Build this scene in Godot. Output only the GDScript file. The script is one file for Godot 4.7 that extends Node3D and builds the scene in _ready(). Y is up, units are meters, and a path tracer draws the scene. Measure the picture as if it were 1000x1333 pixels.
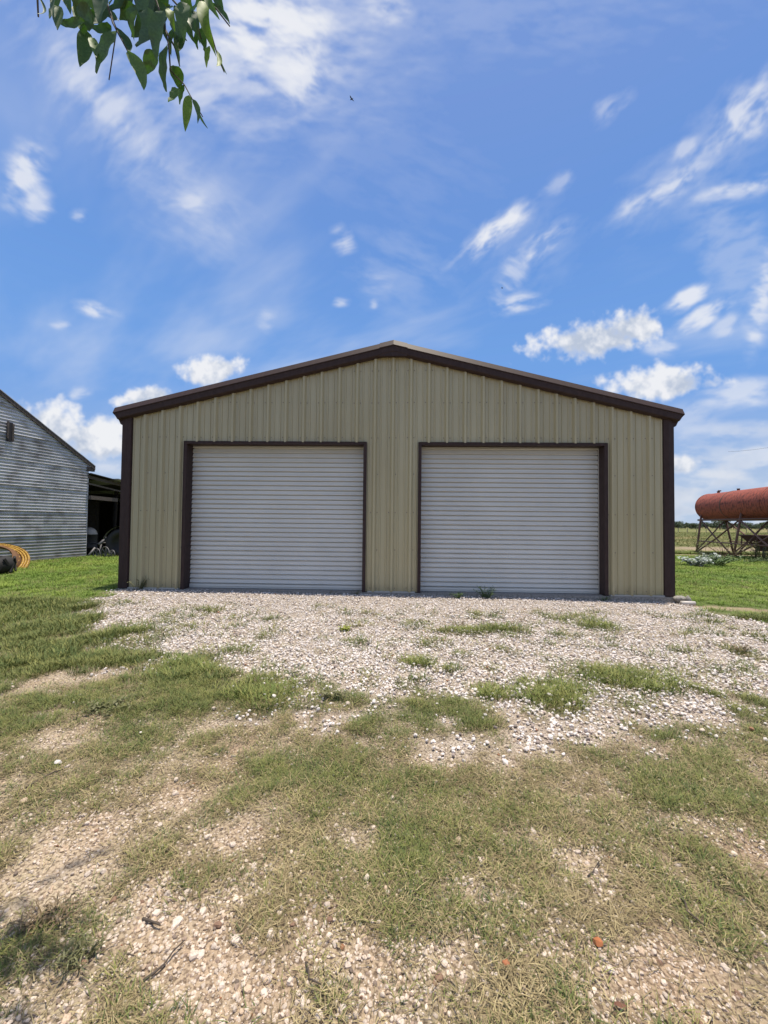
extends Node3D

const CAM := Vector3(0.06, 1.157, 6.749)
var cam_basis: Basis
var rng := RandomNumberGenerator.new()
var taken := {}
var M := {}
var n_low := FastNoiseLite.new()
var n_mid := FastNoiseLite.new()
var n_fine := FastNoiseLite.new()

# ------------------------------------------------------------------ helpers
func at(px: float, py: float, depth: float) -> Vector3:
	return CAM + cam_basis * Vector3((px - 500.0) / 520.0 * depth, -(py - 666.5) / 520.0 * depth, -depth)

func gnd(px: float, py: float) -> Vector3:
	var d := cam_basis * Vector3((px - 500.0) / 520.0, -(py - 666.5) / 520.0, -1.0)
	var t := (-0.05 - CAM.y) / d.y
	return CAM + d * t

func numbered(called: String) -> String:
	if not taken.has(called):
		taken[called] = 0
		return called
	taken[called] += 1
	return "%s_%03d" % [called, taken[called]]

func tag(o: Node, label: String, category: String, group := "") -> Node:
	o.set_meta("label", label)
	o.set_meta("category", category)
	if group != "":
		o.set_meta("group", group)
	return o

func thing(called: String, label: String, category: String, where := Vector3.ZERO, turn := 0.0, group := "") -> Node3D:
	var o := Node3D.new()
	o.name = numbered(called)
	add_child(o)
	o.position = where
	o.rotation.y = turn
	tag(o, label, category, group)
	return o

func new_st(smooth := false) -> SurfaceTool:
	var st := SurfaceTool.new()
	st.begin(Mesh.PRIMITIVE_TRIANGLES)
	st.set_smooth_group(0 if smooth else -1)
	return st

func mesh_of(st: SurfaceTool) -> ArrayMesh:
	st.generate_normals()
	return st.commit()

func put(mesh: Mesh, called: String, mat: Material, parent: Node) -> MeshInstance3D:
	var o := MeshInstance3D.new()
	o.mesh = mesh
	o.name = called if parent != self else numbered(called)
	o.material_override = mat
	parent.add_child(o, true)
	return o

func obj(called: String, st: SurfaceTool, mat: Material, parent: Node) -> MeshInstance3D:
	return put(mesh_of(st), called, mat, parent)

func tri(st: SurfaceTool, a: Vector3, b: Vector3, c: Vector3, out := Vector3.ZERO) -> void:
	if out != Vector3.ZERO and (c - a).cross(b - a).dot(out) < 0.0:
		var t := b
		b = c
		c = t
	st.add_vertex(a)
	st.add_vertex(b)
	st.add_vertex(c)

func quad(st: SurfaceTool, a: Vector3, b: Vector3, c: Vector3, d: Vector3, out := Vector3.ZERO) -> void:
	if out != Vector3.ZERO and (c - a).cross(b - a).dot(out) + (d - a).cross(c - a).dot(out) < 0.0:
		var t := b
		b = d
		d = t
	st.add_vertex(a); st.add_vertex(b); st.add_vertex(c)
	st.add_vertex(a); st.add_vertex(c); st.add_vertex(d)

# box between two corners with small chamfer on every edge when ch > 0
func box(st: SurfaceTool, lo: Vector3, hi: Vector3, xf := Transform3D.IDENTITY) -> void:
	var c := (lo + hi) * 0.5
	var p := []
	for i in 8:
		p.append(Vector3(hi.x if i & 1 else lo.x, hi.y if i & 2 else lo.y, hi.z if i & 4 else lo.z))
	for f in [[0, 1, 3, 2], [4, 5, 7, 6], [0, 1, 5, 4], [2, 3, 7, 6], [0, 2, 6, 4], [1, 3, 7, 5]]:
		var m: Vector3 = (p[f[0]] + p[f[2]]) * 0.5
		quad(st, xf * p[f[0]], xf * p[f[1]], xf * p[f[2]], xf * p[f[3]], xf.basis * (m - c))

func frame_of(dir: Vector3) -> Basis:
	var w := dir.normalized()
	var u := w.cross(Vector3.UP)
	if u.length() < 0.01:
		u = Vector3.RIGHT
	u = u.normalized()
	return Basis(u, u.cross(w), w)

# tapered tube along points
func tube(st: SurfaceTool, pts: Array, radii: Array, sides := 8, caps := true) -> void:
	var rings := []
	for i in pts.size():
		var d: Vector3 = pts[min(i + 1, pts.size() - 1)] - pts[max(i - 1, 0)]
		var b := frame_of(d)
		var ring := []
		for k in sides:
			var a := TAU * k / sides
			ring.append(pts[i] + (b.x * cos(a) + b.y * sin(a)) * float(radii[i]))
		rings.append(ring)
	for i in pts.size() - 1:
		var mid: Vector3 = (pts[i] + pts[i + 1]) * 0.5
		for k in sides:
			var k2 := (k + 1) % sides
			var q: Vector3 = (rings[i][k] + rings[i + 1][k2]) * 0.5
			quad(st, rings[i][k], rings[i][k2], rings[i + 1][k2], rings[i + 1][k], q - mid)
	if caps:
		for e in [0, pts.size() - 1]:
			var outd: Vector3 = (pts[0] - pts[1]) if e == 0 else (pts[-1] - pts[-2])
			for k in sides:
				tri(st, pts[e], rings[e][k], rings[e][(k + 1) % sides], outd)

# profile of [radius, along] revolved about the y axis of xf
func lathe(st: SurfaceTool, prof: Array, sides: int, xf: Transform3D) -> void:
	for i in prof.size() - 1:
		for k in sides:
			var a := TAU * k / sides
			var b := TAU * (k + 1) / sides
			var r0: float = prof[i][0]
			var r1: float = prof[i + 1][0]
			var y0: float = prof[i][1]
			var y1: float = prof[i + 1][1]
			var p0 := xf * Vector3(cos(a) * r0, y0, sin(a) * r0)
			var p1 := xf * Vector3(cos(b) * r0, y0, sin(b) * r0)
			var p2 := xf * Vector3(cos(b) * r1, y1, sin(b) * r1)
			var p3 := xf * Vector3(cos(a) * r1, y1, sin(a) * r1)
			var m := (a + b) * 0.5
			var nn := xf.basis * (Vector3(cos(m) * (y1 - y0), r0 - r1, sin(m) * (y1 - y0)))
			if r0 < 1e-5:
				tri(st, p0, p2, p3, nn)
			elif r1 < 1e-5:
				tri(st, p0, p1, p2, nn)
			else:
				quad(st, p0, p1, p2, p3, nn)

func smooth(a: float, b: float, x: float) -> float:
	var t := clampf((x - a) / (b - a), 0.0, 1.0)
	return t * t * (3.0 - 2.0 * t)

func lin(r: float, g: float, b: float) -> Color:
	return Color(r, g, b).linear_to_srgb()

func noise_tex(freq: float, ramp: Array, seed_: int, size := 512, octaves := 4, normal := false, bump := 4.0, kind := FastNoiseLite.TYPE_SIMPLEX_SMOOTH) -> NoiseTexture2D:
	var n := FastNoiseLite.new()
	n.noise_type = kind
	n.frequency = freq
	n.seed = seed_
	n.fractal_octaves = octaves
	var t := NoiseTexture2D.new()
	t.width = size
	t.height = size
	t.seamless = true
	t.noise = n
	if normal:
		t.as_normal_map = true
		t.bump_strength = bump
	elif ramp:
		var g := Gradient.new()
		var off := PackedFloat32Array()
		var col := PackedColorArray()
		for r in ramp:
			off.append(r[0])
			col.append(r[1])
		g.offsets = off
		g.colors = col
		t.color_ramp = g
	return t

func mat(albedo: Color, rough: float, metal := 0.0) -> StandardMaterial3D:
	var m := StandardMaterial3D.new()
	m.albedo_color = albedo
	m.roughness = rough
	m.metallic = metal
	return m

func triplanar(m: StandardMaterial3D, tex: Texture2D, scale: Vector3, normal: Texture2D = null, nscale := 0.5) -> StandardMaterial3D:
	m.uv1_triplanar = true
	m.uv1_world_triplanar = true
	m.uv1_scale = scale
	m.albedo_texture = tex
	if normal:
		m.normal_enabled = true
		m.normal_texture = normal
		m.normal_scale = nscale
	return m

# ------------------------------------------------------------------ sky
# clouds of the view: place on the sky as seen along -z (tangent plane), half sizes, turn, strength, crispness
var clouds := [
	[330, 60, 210, 130, 0, 0.42, -0.3], [130, 120, 70, 190, -42, 0.30, -0.4], [470, 190, 200, 90, 20, 0.07, -0.4], [620, 20, 330, 70, 0, 0.12, -0.4], [250, 270, 90, 60, 30, 0.2, -0.3],
	[900, 215, 150, 50, -38, 0.18, -0.3], [680, 330, 90, 60, -38, 0.12, -0.3], [960, 330, 60, 120, -20, 0.25, -0.3], [520, 350, 80, 60, 20, 0.14, -0.3],
	[345, 30, 95, 80, 20, 1.0, 0.15], [392, 95, 46, 40, 40, 0.85, 0.15], [285, 95, 70, 50, -20, 0.5, 0.0],
	[32, 225, 32, 50, 25, 0.85, 0.1], [52, 268, 20, 24, 20, 0.7, 0.1], [140, 130, 28, 105, -42, 0.5, 0.1],
	[248, 265, 30, 18, 0, 0.5, 0.2], [445, 314, 15, 20, -20, 0.7, 0.1], [122, 402, 30, 11, 15, 0.8, 0.35],
	[77, 423, 16, 6, 10, 0.7, 0.4], [102, 281, 14, 10, 0, 0.45, 0.2], [275, 484, 46, 22, -10, 1.0, 0.75],
	[190, 516, 40, 15, -12, 1.0, 0.7], [60, 558, 62, 36, 10, 1.0, 0.8], [125, 575, 60, 32, 8, 1.0, 0.75],
	[102, 513, 20, 11, -10, 0.6, 0.1], [640, 305, 64, 17, -38, 1.0, 0.4], [708, 318, 46, 16, -38, 0.85, 0.35],
	[664, 362, 18, 44, 30, 0.5, 0.2], [672, 396, 40, 14, -8, 0.8, 0.35], [775, 442, 82, 32, -8, 1.0, 0.8],
	[825, 425, 40, 26, -5, 1.0, 0.8], [862, 448, 22, 18, 0, 0.6, 0.4], [868, 500, 76, 24, -4, 1.0, 0.75],
	[890, 390, 32, 12, -28, 0.95, 0.5], [920, 410, 46, 17, -28, 0.9, 0.45], [946, 425, 24, 14, -40, 0.5, 0.25],
	[865, 245, 70, 18, -32, 0.75, 0.25], [975, 145, 70, 34, -48, 0.75, 0.2], [965, 245, 62, 14, -14, 0.7, 0.2],
	[889, 196, 26, 14, -40, 0.5, 0.0], [992, 385, 18, 70, 10, 0.8, 0.35], [965, 512, 52, 20, -8, 0.65, 0.3],
	[905, 545, 45, 26, -20, 0.4, 0.15], [960, 562, 56, 14, -4, 0.55, 0.25], [888, 606, 26, 15, 0, 0.9, 0.6],
	[930, 628, 60, 16, -4, 0.65, 0.3], [985, 600, 60, 26, -10, 0.65, 0.3], [900, 650, 50, 12, 0, 0.45, 0.3],
	[795, 140, 34, 16, -40, 0.35, 0.0], [725, 238, 34, 12, -35, 0.35, 0.0], [350, 418, 14, 20, 0, 0.35, 0.0],
	[441, 393, 13, 7, 0, 0.6, 0.4], [489, 395, 7, 7, 0, 0.45, 0.4], [490, 368, 26, 16, 0, 0.3, 0.15],
	[500, 12, 34, 30, 10, 0.6, 0.2], [150, 610, 26, 12, 0, 0.6, 0.4],
]
var sky_noise := FastNoiseLite.new()
var sky_warp := FastNoiseLite.new()

func sky_color(v: Vector3) -> Color:
	var e := maxf(v.y, 0.0)
	var low := Color8(186, 204, 228).srgb_to_linear()
	var mid := Color8(116, 164, 229).srgb_to_linear()
	var top := Color8(99, 142, 214).srgb_to_linear()
	var c := low.lerp(mid, smooth(0.0, 0.30, e)).lerp(top, smooth(0.28, 0.8, e))
	var white := Color(0.88, 0.89, 0.92)
	var grey := Color(0.50, 0.57, 0.70)
	var q := Vector2(v.x, v.z) / (e + 0.14)
	var px := 9999.0
	var py := 9999.0
	if v.z < -0.15:
		var l := cam_basis.inverse() * v
		if l.z < -0.15:
			px = 500.0 - 520.0 * l.x / l.z
			py = 666.5 + 520.0 * l.y / l.z
	var inside := smooth(-160, -20, px) * smooth(1160, 1020, px) * smooth(-220, -40, py)
	# thin veil of high cloud all over
	var sx := q.x * 0.82 + q.y * 0.57
	var sy := -q.x * 0.57 + q.y * 0.82
	var veil := sky_noise.get_noise_2d(sx * 70.0 + 300.0, sy * 210.0) * 0.5 + 0.5
	var veil2 := sky_warp.get_noise_2d(q.x * 60.0, q.y * 60.0 + 77.0) * 0.5 + 0.5
	var a := 0.42 * smooth(0.48, 0.98, veil * 0.5 + veil2 * 0.6) * smooth(0.05, 0.4, e)
	a += 0.09 * smooth(0.5, 0.85, e)
	var shade := 0.0
	if inside < 1.0:  # clouds out of view, thick and white to neutralise light on the doors
		var f := sky_warp.get_noise_2d(q.x * 30.0 - 90.0, q.y * 30.0) + 0.5 * sky_noise.get_noise_2d(q.x * 60.0, q.y * 60.0)
		var k := smooth(-0.12, 0.40, f) * 0.92 * (1.0 - inside)
		a = a + (1.0 - a) * k
		shade = 0.3 * smooth(0.2, 0.6, f) * (1.0 - inside)
	if inside > 0.0 and py < 720.0:
		var w1 := sky_noise.get_noise_2d(px * 0.9, py * 0.9)
		var w2 := sky_noise.get_noise_2d(px * 3.1 + 500.0, py * 3.1)
		var w3 := sky_warp.get_noise_2d(px * 1.1 + 50.0, py * 1.1 - 300.0)
		for cl in clouds:
			var dx: float = px - cl[0] + w3 * 9.0
			var dy: float = py - cl[1]
			var far: float = maxf(cl[2], cl[3]) * 1.7
			if absf(dx) > far or absf(dy) > far:
				continue
			var r: float = deg_to_rad(cl[4])
			var ux: float = (dx * cos(r) + dy * sin(r)) / cl[2]
			var uy: float = (-dx * sin(r) + dy * cos(r)) / cl[3]
			var crisp: float = cl[6]
			if crisp > 0.55 and uy > 0.0:
				uy *= 1.25
			var d := sqrt(ux * ux + uy * uy)
			var k := 0.0
			if crisp > 0.55:
				var edge := d + w1 * 0.55 + w2 * 0.4
				k = cl[5] * smooth(1.12, 0.5, edge)
			else:
				var lx: float = dx * cos(r) + dy * sin(r)
				var ly: float = -dx * sin(r) + dy * cos(r)
				var n1 := sky_noise.get_noise_2d(lx * 0.7 + cl[0] * 3.0, ly * 2.0 + cl[1])
				var n2 := sky_warp.get_noise_2d(lx * 2.4 + cl[1], ly * 5.0)
				var val := exp(-d * d * 1.15) * (0.86 + 1.15 * n1 + 0.5 * n2)
				k = cl[5] * 0.88 * smooth(0.08, 1.05 - 0.35 * crisp, val)
			k = clampf(k, 0.0, 1.0) * inside
			var s := 0.0
			if crisp > 0.55:
				s = clampf(0.46 + uy * 0.6 + w1 * 1.4 + w2 * 1.2, 0.0, 1.0)
			elif cl[1] > 520:
				s = clampf(0.45 + uy * 0.4 + w1, 0.0, 0.8)
			if k > 0.01:
				shade = lerpf(shade, s, k)
				a = a + (1.0 - a) * k
		var band := smooth(-0.15, 0.35, sky_noise.get_noise_2d(px * 0.8 + 40.0, py * 2.6)) * smooth(540, 640, py) * smooth(700, 860, px)
		shade = lerpf(shade, 0.55 - w1, band * (1.0 - a))
		a = a + (1.0 - a) * band * 0.62 * inside
	return c.lerp(white.lerp(grey, shade), clampf(a, 0.0, 0.97))

func sky_dir(u: float, v: float) -> Vector3:
	var az := u * TAU
	var el := PI * 0.5 - v * PI
	return Vector3(sin(az) * cos(el), sin(el), -cos(az) * cos(el))

func make_sky() -> ImageTexture:
	sky_noise.seed = 5
	sky_noise.frequency = 0.012
	sky_noise.fractal_octaves = 5
	sky_noise.fractal_gain = 0.55
	sky_warp.seed = 31
	sky_warp.frequency = 0.01
	sky_warp.fractal_octaves = 4
	var lo_w := 1024
	var lo_h := 512
	var data := PackedByteArray()
	data.resize(lo_w * lo_h * 3)
	var i := 0
	var below := Color(0.30, 0.32, 0.24).linear_to_srgb()
	for y in lo_h:
		for x in lo_w:
			var c := below
			if y < lo_h / 2 + 3:
				c = sky_color(sky_dir((x + 0.5) / lo_w, (y + 0.5) / lo_h)).linear_to_srgb()
			data[i] = int(clampf(c.r * 255.0 + 0.5, 0, 255))
			data[i + 1] = int(clampf(c.g * 255.0 + 0.5, 0, 255))
			data[i + 2] = int(clampf(c.b * 255.0 + 0.5, 0, 255))
			i += 3
	var big := Image.create_from_data(lo_w, lo_h, false, Image.FORMAT_RGB8, data)
	big.resize(4096, 2048, Image.INTERPOLATE_BILINEAR)
	# the quarter in front is drawn finer
	var half_w := 620
	var y0 := 330
	var y1 := 1036
	var fine := PackedByteArray()
	var w := half_w * 2
	fine.resize(w * (y1 - y0) * 3)
	i = 0
	for y in range(y0, y1):
		for x in range(-half_w, half_w):
			var c := sky_color(sky_dir((x + 0.5) / 4096.0, (y + 0.5) / 2048.0)).linear_to_srgb()
			fine[i] = int(clampf(c.r * 255.0 + 0.5, 0, 255))
			fine[i + 1] = int(clampf(c.g * 255.0 + 0.5, 0, 255))
			fine[i + 2] = int(clampf(c.b * 255.0 + 0.5, 0, 255))
			i += 3
	var fi := Image.create_from_data(w, y1 - y0, false, Image.FORMAT_RGB8, fine)
	big.blit_rect(fi, Rect2i(half_w, 0, half_w, y1 - y0), Vector2i(0, y0))
	big.blit_rect(fi, Rect2i(0, 0, half_w, y1 - y0), Vector2i(4096 - half_w, y0))
	return ImageTexture.create_from_image(big)

# ------------------------------------------------------------------ ground cover maps (world metres)
var pad_edge := [[-4.6, 1.0], [-3.6, 2.0], [-2.6, 2.9], [-1.5, 3.65], [0.0, 4.3], [1.5, 4.3], [2.6, 4.2], [3.6, 4.0], [4.6, 3.2], [5.3, 1.2]]
# grass islands and bare places: centre and half sizes seen from the drive, strength (negative = bare)
var spots := [
	[240, 868, 48, 22, 1.0], [345, 905, 55, 26, 1.0], [160, 840, 50, 16, 0.5], [150, 905, 70, 20, 0.7], [540, 863, 22, 8, 0.9], [600, 822, 50, 6, 0.6],
	[655, 820, 40, 6, 0.7], [630, 776, 30, 6, 0.3], [720, 905, 45, 24, 1.0], [800, 878, 75, 15, 0.8], [850, 892, 45, 14, 0.7],
	[780, 815, 30, 8, 0.7], [642, 905, 28, 12, 0.8], [730, 828, 25, 5, 0.4], [965, 850, 18, 10, 0.6], [555, 840, 20, 5, 0.5],
	[650, 845, 24, 6, 0.5], [930, 875, 30, 8, 0.4], [820, 915, 60, 14, 0.5], [640, 870, 14, 6, 0.5], [430, 915, 30, 14, 0.6], [700, 800, 14, 4, 0.5],
	[990, 830, 18, 8, 0.4], [110, 790, 40, 8, 0.4], [200, 815, 40, 6, 0.3],
	[110, 1085, 130, 36, -0.75], [60, 1150, 130, 44, -0.85], [230, 1040, 40, 22, -0.6], [190, 1200, 110, 60, -0.95], [280, 1280, 150, 60, -1.0],
	[470, 1255, 130, 60, -0.9], [70, 1290, 110, 60, -0.5], [890, 1075, 100, 26, -0.55], [960, 1100, 60, 30, -0.6], [620, 1160, 60, 25, -0.5], [600, 1240, 50, 30, -0.4],
	[760, 1230, 60, 40, -0.45], [830, 1290, 60, 40, -0.6], [310, 885, 22, 7, -0.8], [480, 1090, 40, 20, -0.45], [640, 960, 40, 14, -0.3], [520, 945, 40, 12, -0.4],
	[200, 940, 90, 10, -0.4], [90, 955, 70, 9, -0.4], [760, 1130, 40, 16, -0.4],
	[70, 1200, 60, 22, 0.55], [90, 1260, 45, 20, 0.4], [90, 1040, 90, 26, 0.7], [580, 1210, 50, 26, 0.6], [700, 1310, 60, 30, 0.5], [940, 1200, 60, 50, 0.5],
]
var spots_w := []

func prepare_spots() -> void:
	for s in spots:
		var c := gnd(s[0], s[1])
		var rx: float = (gnd(s[0] + s[2], s[1]) - c).length()
		var rz: float = (gnd(s[0], s[1] - s[3]) - c).length() * 0.5 + (gnd(s[0], s[1] + s[3]) - c).length() * 0.5
		spots_w.append([c.x, c.z, rx, rz, s[4]])

func pad_far(x: float) -> float:
	if x <= pad_edge[0][0]:
		return pad_edge[0][1]
	for i in pad_edge.size() - 1:
		if x <= pad_edge[i + 1][0]:
			return remap(x, pad_edge[i][0], pad_edge[i + 1][0], pad_edge[i][1], pad_edge[i + 1][1])
	return pad_edge[-1][1]

# x = gravel, y = grass, z = greenness, w = lawn
func cover(x: float, z: float) -> Vector4:
	var a := n_low.get_noise_2d(x, z)
	var b := n_mid.get_noise_2d(x, z)
	var lawn := maxf(smooth(-4.35, -4.75, x + a * 0.35 - maxf(z - 1.0, 0.0) * 0.05), smooth(4.55, 4.95, x + a * 0.35 + minf(1.4 - z, 0.0) * 0.0))
	if x < 0.0 and z > 1.5:
		lawn *= smooth(4.2, 1.6, z)
	if x > 0.0 and z > 1.0:
		lawn *= smooth(2.6, 1.2, z)
	if z < -0.3 and absf(x) > 4.7:
		lawn = 1.0
	var g := smooth(0.4, -0.4, z - pad_far(x) + a * 0.75 + b * 0.35) * (1.0 - lawn)
	if z < -0.02 and absf(x) < 4.66:
		return Vector4(0, 0, 0, 0)
	var grass := (1.0 - g) * clampf(0.74 + a * 1.0 + b * 0.9, 0.0, 1.0)
	grass += g * smooth(0.14, 0.5, b + a * 0.5) * 0.5
	var green := clampf(0.34 + a * 0.85 + 0.2 * smooth(-1.0, -3.0, x) + 0.42 * smooth(5.1, 4.3, z), 0.0, 1.0)
	for s in spots_w:
		var dx: float = (x - s[0]) / s[2]
		var dz: float = (z - s[1]) / s[3]
		var d: float = dx * dx + dz * dz
		if d < 2.6:
			var k: float = smooth(1.25, 0.3, sqrt(d) + b * 0.6 + a * 0.3)
			if s[4] > 0.0:
				grass = maxf(grass, k * s[4])
				green = lerpf(green, 0.7, k * 0.6)
			else:
				grass *= 1.0 + k * s[4]
	if lawn > 0.0:
		grass = lerpf(grass, 1.0, lawn)
		green = lerpf(green, 1.0, lawn)
		if x > 4.3 and x < 5.9 and z > -0.6:
			var bare := smooth(0.28, 0.08, absf(z - (0.1 + (x - 4.4) * 0.42) + b * 0.15))
			grass *= 1.0 - 0.92 * bare
	return Vector4(g, clampf(grass, 0, 1), green, lawn)

func height(x: float, z: float) -> float:
	var h := -0.05
	h += 0.025 * smooth(0.0, -4.0, x) * smooth(2.5, 0.2, z)
	h -= 0.05 * smooth(1.5, 4.6, x) * smooth(2.5, 0.2, z)
	var near := smooth(16.0, 8.0, absf(x) + absf(z - 4.0) * 0.5)
	h += (n_low.get_noise_2d(x * 0.7 + 40, z * 0.7) * 0.022 + n_mid.get_noise_2d(x, z) * 0.008) * near * smooth(0.0, 0.5, z if absf(x) < 4.7 else 1.0)
	if z < -0.02 and absf(x) < 4.66:
		h = -0.14
	var far := Vector2(x, z).length()
	h += n_low.get_noise_2d(x * 0.02, z * 0.02 + 9.0) * 0.6 * smooth(40, 140, far) - 0.35 * smooth(30.0, 120.0, far)
	return h

func ground_color(x: float, z: float) -> Color:
	var c := cover(x, z)
	var a := n_low.get_noise_2d(x * 1.3 + 17.0, z * 1.3)
	var b := n_mid.get_noise_2d(x + 9.0, z * 1.2)
	var sand := Color(0.46, 0.375, 0.27)
	var clay := Color(0.37, 0.265, 0.18)
	var dust := Color(0.44, 0.385, 0.335)
	var shaded_thatch := Color(0.12, 0.095, 0.048)  # dead grass colour, darkened for the shade between blades
	var soil := sand.lerp(clay, clampf(0.30 + a * 0.8 + b * 0.5 + 0.3 * smooth(0.3, 1.2, x), 0.0, 1.0))
	var k := soil.lerp(dust, c.x * 0.85)
	k = k.lerp(shaded_thatch, c.y * 0.75)
	k = k.lerp(Color(0.11, 0.15, 0.03), c.w * c.y)
	var far := Vector2(x - CAM.x, z - CAM.z).length()
	if far > 12.0:
		var st := n_low.get_noise_2d(x * 0.05, z * 0.35 + 33.0)
		var field := Color(0.17, 0.185, 0.045).lerp(Color(0.36, 0.29, 0.13), smooth(0.0, 0.35, st + 0.25 * n_low.get_noise_2d(x * 0.4, z * 0.4)))
		k = k.lerp(field, smooth(16.0, 26.0, far))
		if z < -3.0:
			var track := smooth(0.75, 0.35, absf(z + 10.6 + x * 0.02 + a * 0.4)) * smooth(9.0, 10.5, x)
			k = k.lerp(Color(0.42, 0.34, 0.23), track)
			var bare := smooth(1.0, 0.5, Vector2((x - 18.5) / 6.0, (z + 15.5) / 3.2).length() + a * 0.5)
			k = k.lerp(Color(0.36, 0.28, 0.19), bare * 0.85)
	return k

func axis_steps(lo: float, hi: float, step: float, lo_end: float, hi_end: float, grow: float) -> PackedFloat32Array:
	var left := []
	var s := step
	var p := lo
	while p > lo_end:
		s *= grow
		p -= s
		left.push_front(p)
	var out := PackedFloat32Array(left)
	var n := int(round((hi - lo) / step))
	for i in n + 1:
		out.append(lo + (hi - lo) * i / n)
	s = step
	p = hi
	while p < hi_end:
		s *= grow
		p += s
		out.append(p)
	return out

func make_ground() -> MeshInstance3D:
	var xs := axis_steps(-5.6, 5.8, 0.05, -1500, 1500, 1.075)
	var zs := axis_steps(-0.8, 6.4, 0.05, -1500, 300, 1.075)
	var nx := xs.size()
	var nz := zs.size()
	var vs := PackedVector3Array()
	var cs := PackedColorArray()
	var ix := PackedInt32Array()
	for j in nz:
		for i in nx:
			vs.append(Vector3(xs[i], height(xs[i], zs[j]), zs[j]))
			cs.append(ground_color(xs[i], zs[j]))
	for j in nz - 1:
		for i in nx - 1:
			var k := j * nx + i
			ix.append_array(PackedInt32Array([k, k + 1, k + nx, k + 1, k + nx + 1, k + nx]))
	var ns := PackedVector3Array()
	ns.resize(vs.size())
	for j in nz:
		for i in nx:
			var i0: int = max(i - 1, 0)
			var i1: int = min(i + 1, nx - 1)
			var j0: int = max(j - 1, 0)
			var j1: int = min(j + 1, nz - 1)
			var du := vs[j * nx + i1] - vs[j * nx + i0]
			var dv := vs[j1 * nx + i] - vs[j0 * nx + i]
			ns[j * nx + i] = dv.cross(du).normalized()
	var arr := []
	arr.resize(Mesh.ARRAY_MAX)
	arr[Mesh.ARRAY_VERTEX] = vs
	arr[Mesh.ARRAY_NORMAL] = ns
	arr[Mesh.ARRAY_COLOR] = cs
	arr[Mesh.ARRAY_INDEX] = ix
	var am := ArrayMesh.new()
	am.add_surface_from_arrays(Mesh.PRIMITIVE_TRIANGLES, arr)
	var m := mat(Color.WHITE, 0.95)
	m.vertex_color_use_as_albedo = true
	triplanar(m, noise_tex(0.045, [[0.0, Color(0.45, 0.42, 0.40)], [0.36, Color(0.72, 0.70, 0.68)], [0.5, Color(0.92, 0.92, 0.92)], [0.62, Color(1, 1, 1)], [1.0, Color(1, 1, 0.97)]], 3, 1024, 6), Vector3(1.3, 1.3, 1.3), noise_tex(0.05, [], 8, 1024, 5, true, 10.0), 1.0)
	var o := put(am, "ground", m, self)
	o.set_meta("kind", "structure")
	return o

# ------------------------------------------------------------------ stones
func stone_mesh(seed_: int, levels: int) -> ArrayMesh:
	var r := RandomNumberGenerator.new()
	r.seed = seed_
	var t := (1.0 + sqrt(5.0)) / 2.0
	var v := [Vector3(-1, t, 0), Vector3(1, t, 0), Vector3(-1, -t, 0), Vector3(1, -t, 0), Vector3(0, -1, t), Vector3(0, 1, t), Vector3(0, -1, -t), Vector3(0, 1, -t), Vector3(t, 0, -1), Vector3(t, 0, 1), Vector3(-t, 0, -1), Vector3(-t, 0, 1)]
	var f := [[0, 11, 5], [0, 5, 1], [0, 1, 7], [0, 7, 10], [0, 10, 11], [1, 5, 9], [5, 11, 4], [11, 10, 2], [10, 7, 6], [7, 1, 8], [3, 9, 4], [3, 4, 2], [3, 2, 6], [3, 6, 8], [3, 8, 9], [4, 9, 5], [2, 4, 11], [6, 2, 10], [8, 6, 7], [9, 8, 1]]
	var tris := []
	for q in f:
		tris.append([v[q[0]].normalized(), v[q[1]].normalized(), v[q[2]].normalized()])
	for l in levels:
		var next := []
		for q in tris:
			var ab: Vector3 = (q[0] + q[1]).normalized()
			var bc: Vector3 = (q[1] + q[2]).normalized()
			var ca: Vector3 = (q[2] + q[0]).normalized()
			next.append_array([[q[0], ab, ca], [ab, q[1], bc], [ca, bc, q[2]], [ab, bc, ca]])
		tris = next
	# cut by random planes to make a broken pebble
	var planes := []
	for i in 11:
		planes.append([Vector3(r.randfn(), r.randfn() * 0.7, r.randfn()).normalized(), r.randf_range(0.5, 0.9)])
	var sx := r.randf_range(0.75, 1.15)
	var sy := r.randf_range(0.42, 0.7)
	var sz := r.randf_range(0.65, 0.95)
	var st := new_st(false)
	for q in tris:
		var p := []
		for k in 3:
			var d: Vector3 = q[k]
			var rad := 1.0
			for pl in planes:
				var c: float = d.dot(pl[0])
				if c > 0.05:
					rad = minf(rad, pl[1] / c)
			p.append(Vector3(d.x * sx, d.y * sy, d.z * sz) * rad * 0.5)
		tri(st, p[0], p[1], p[2], p[0] + p[1] + p[2])
	return mesh_of(st)

func stone_tint() -> Color:
	var k := rng.randf()
	if k < 0.70:
		return Color(0.86, 0.79, 0.745) * rng.randf_range(0.72, 1.06)
	if k < 0.86:
		return Color(0.66, 0.55, 0.45) * rng.randf_range(0.75, 1.15)
	if k < 0.955:
		return Color(0.43, 0.35, 0.31) * rng.randf_range(0.7, 1.1)
	if k < 0.997:
		return Color(0.25, 0.21, 0.19) * rng.randf_range(0.8, 1.2)
	return Color(0.36, 0.19, 0.11)

func stuff_multi(called: String, mesh: Mesh, places: Array, tints: Array, m: Material, parent: Node) -> MultiMeshInstance3D:
	var mm := MultiMesh.new()
	mm.transform_format = MultiMesh.TRANSFORM_3D
	mm.use_colors = true
	mm.mesh = mesh
	mm.instance_count = places.size()
	for i in places.size():
		mm.set_instance_transform(i, places[i])
		mm.set_instance_color(i, tints[i])
	var o := MultiMeshInstance3D.new()
	o.multimesh = mm
	o.material_override = m
	o.name = called
	parent.add_child(o, true)
	return o

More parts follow.
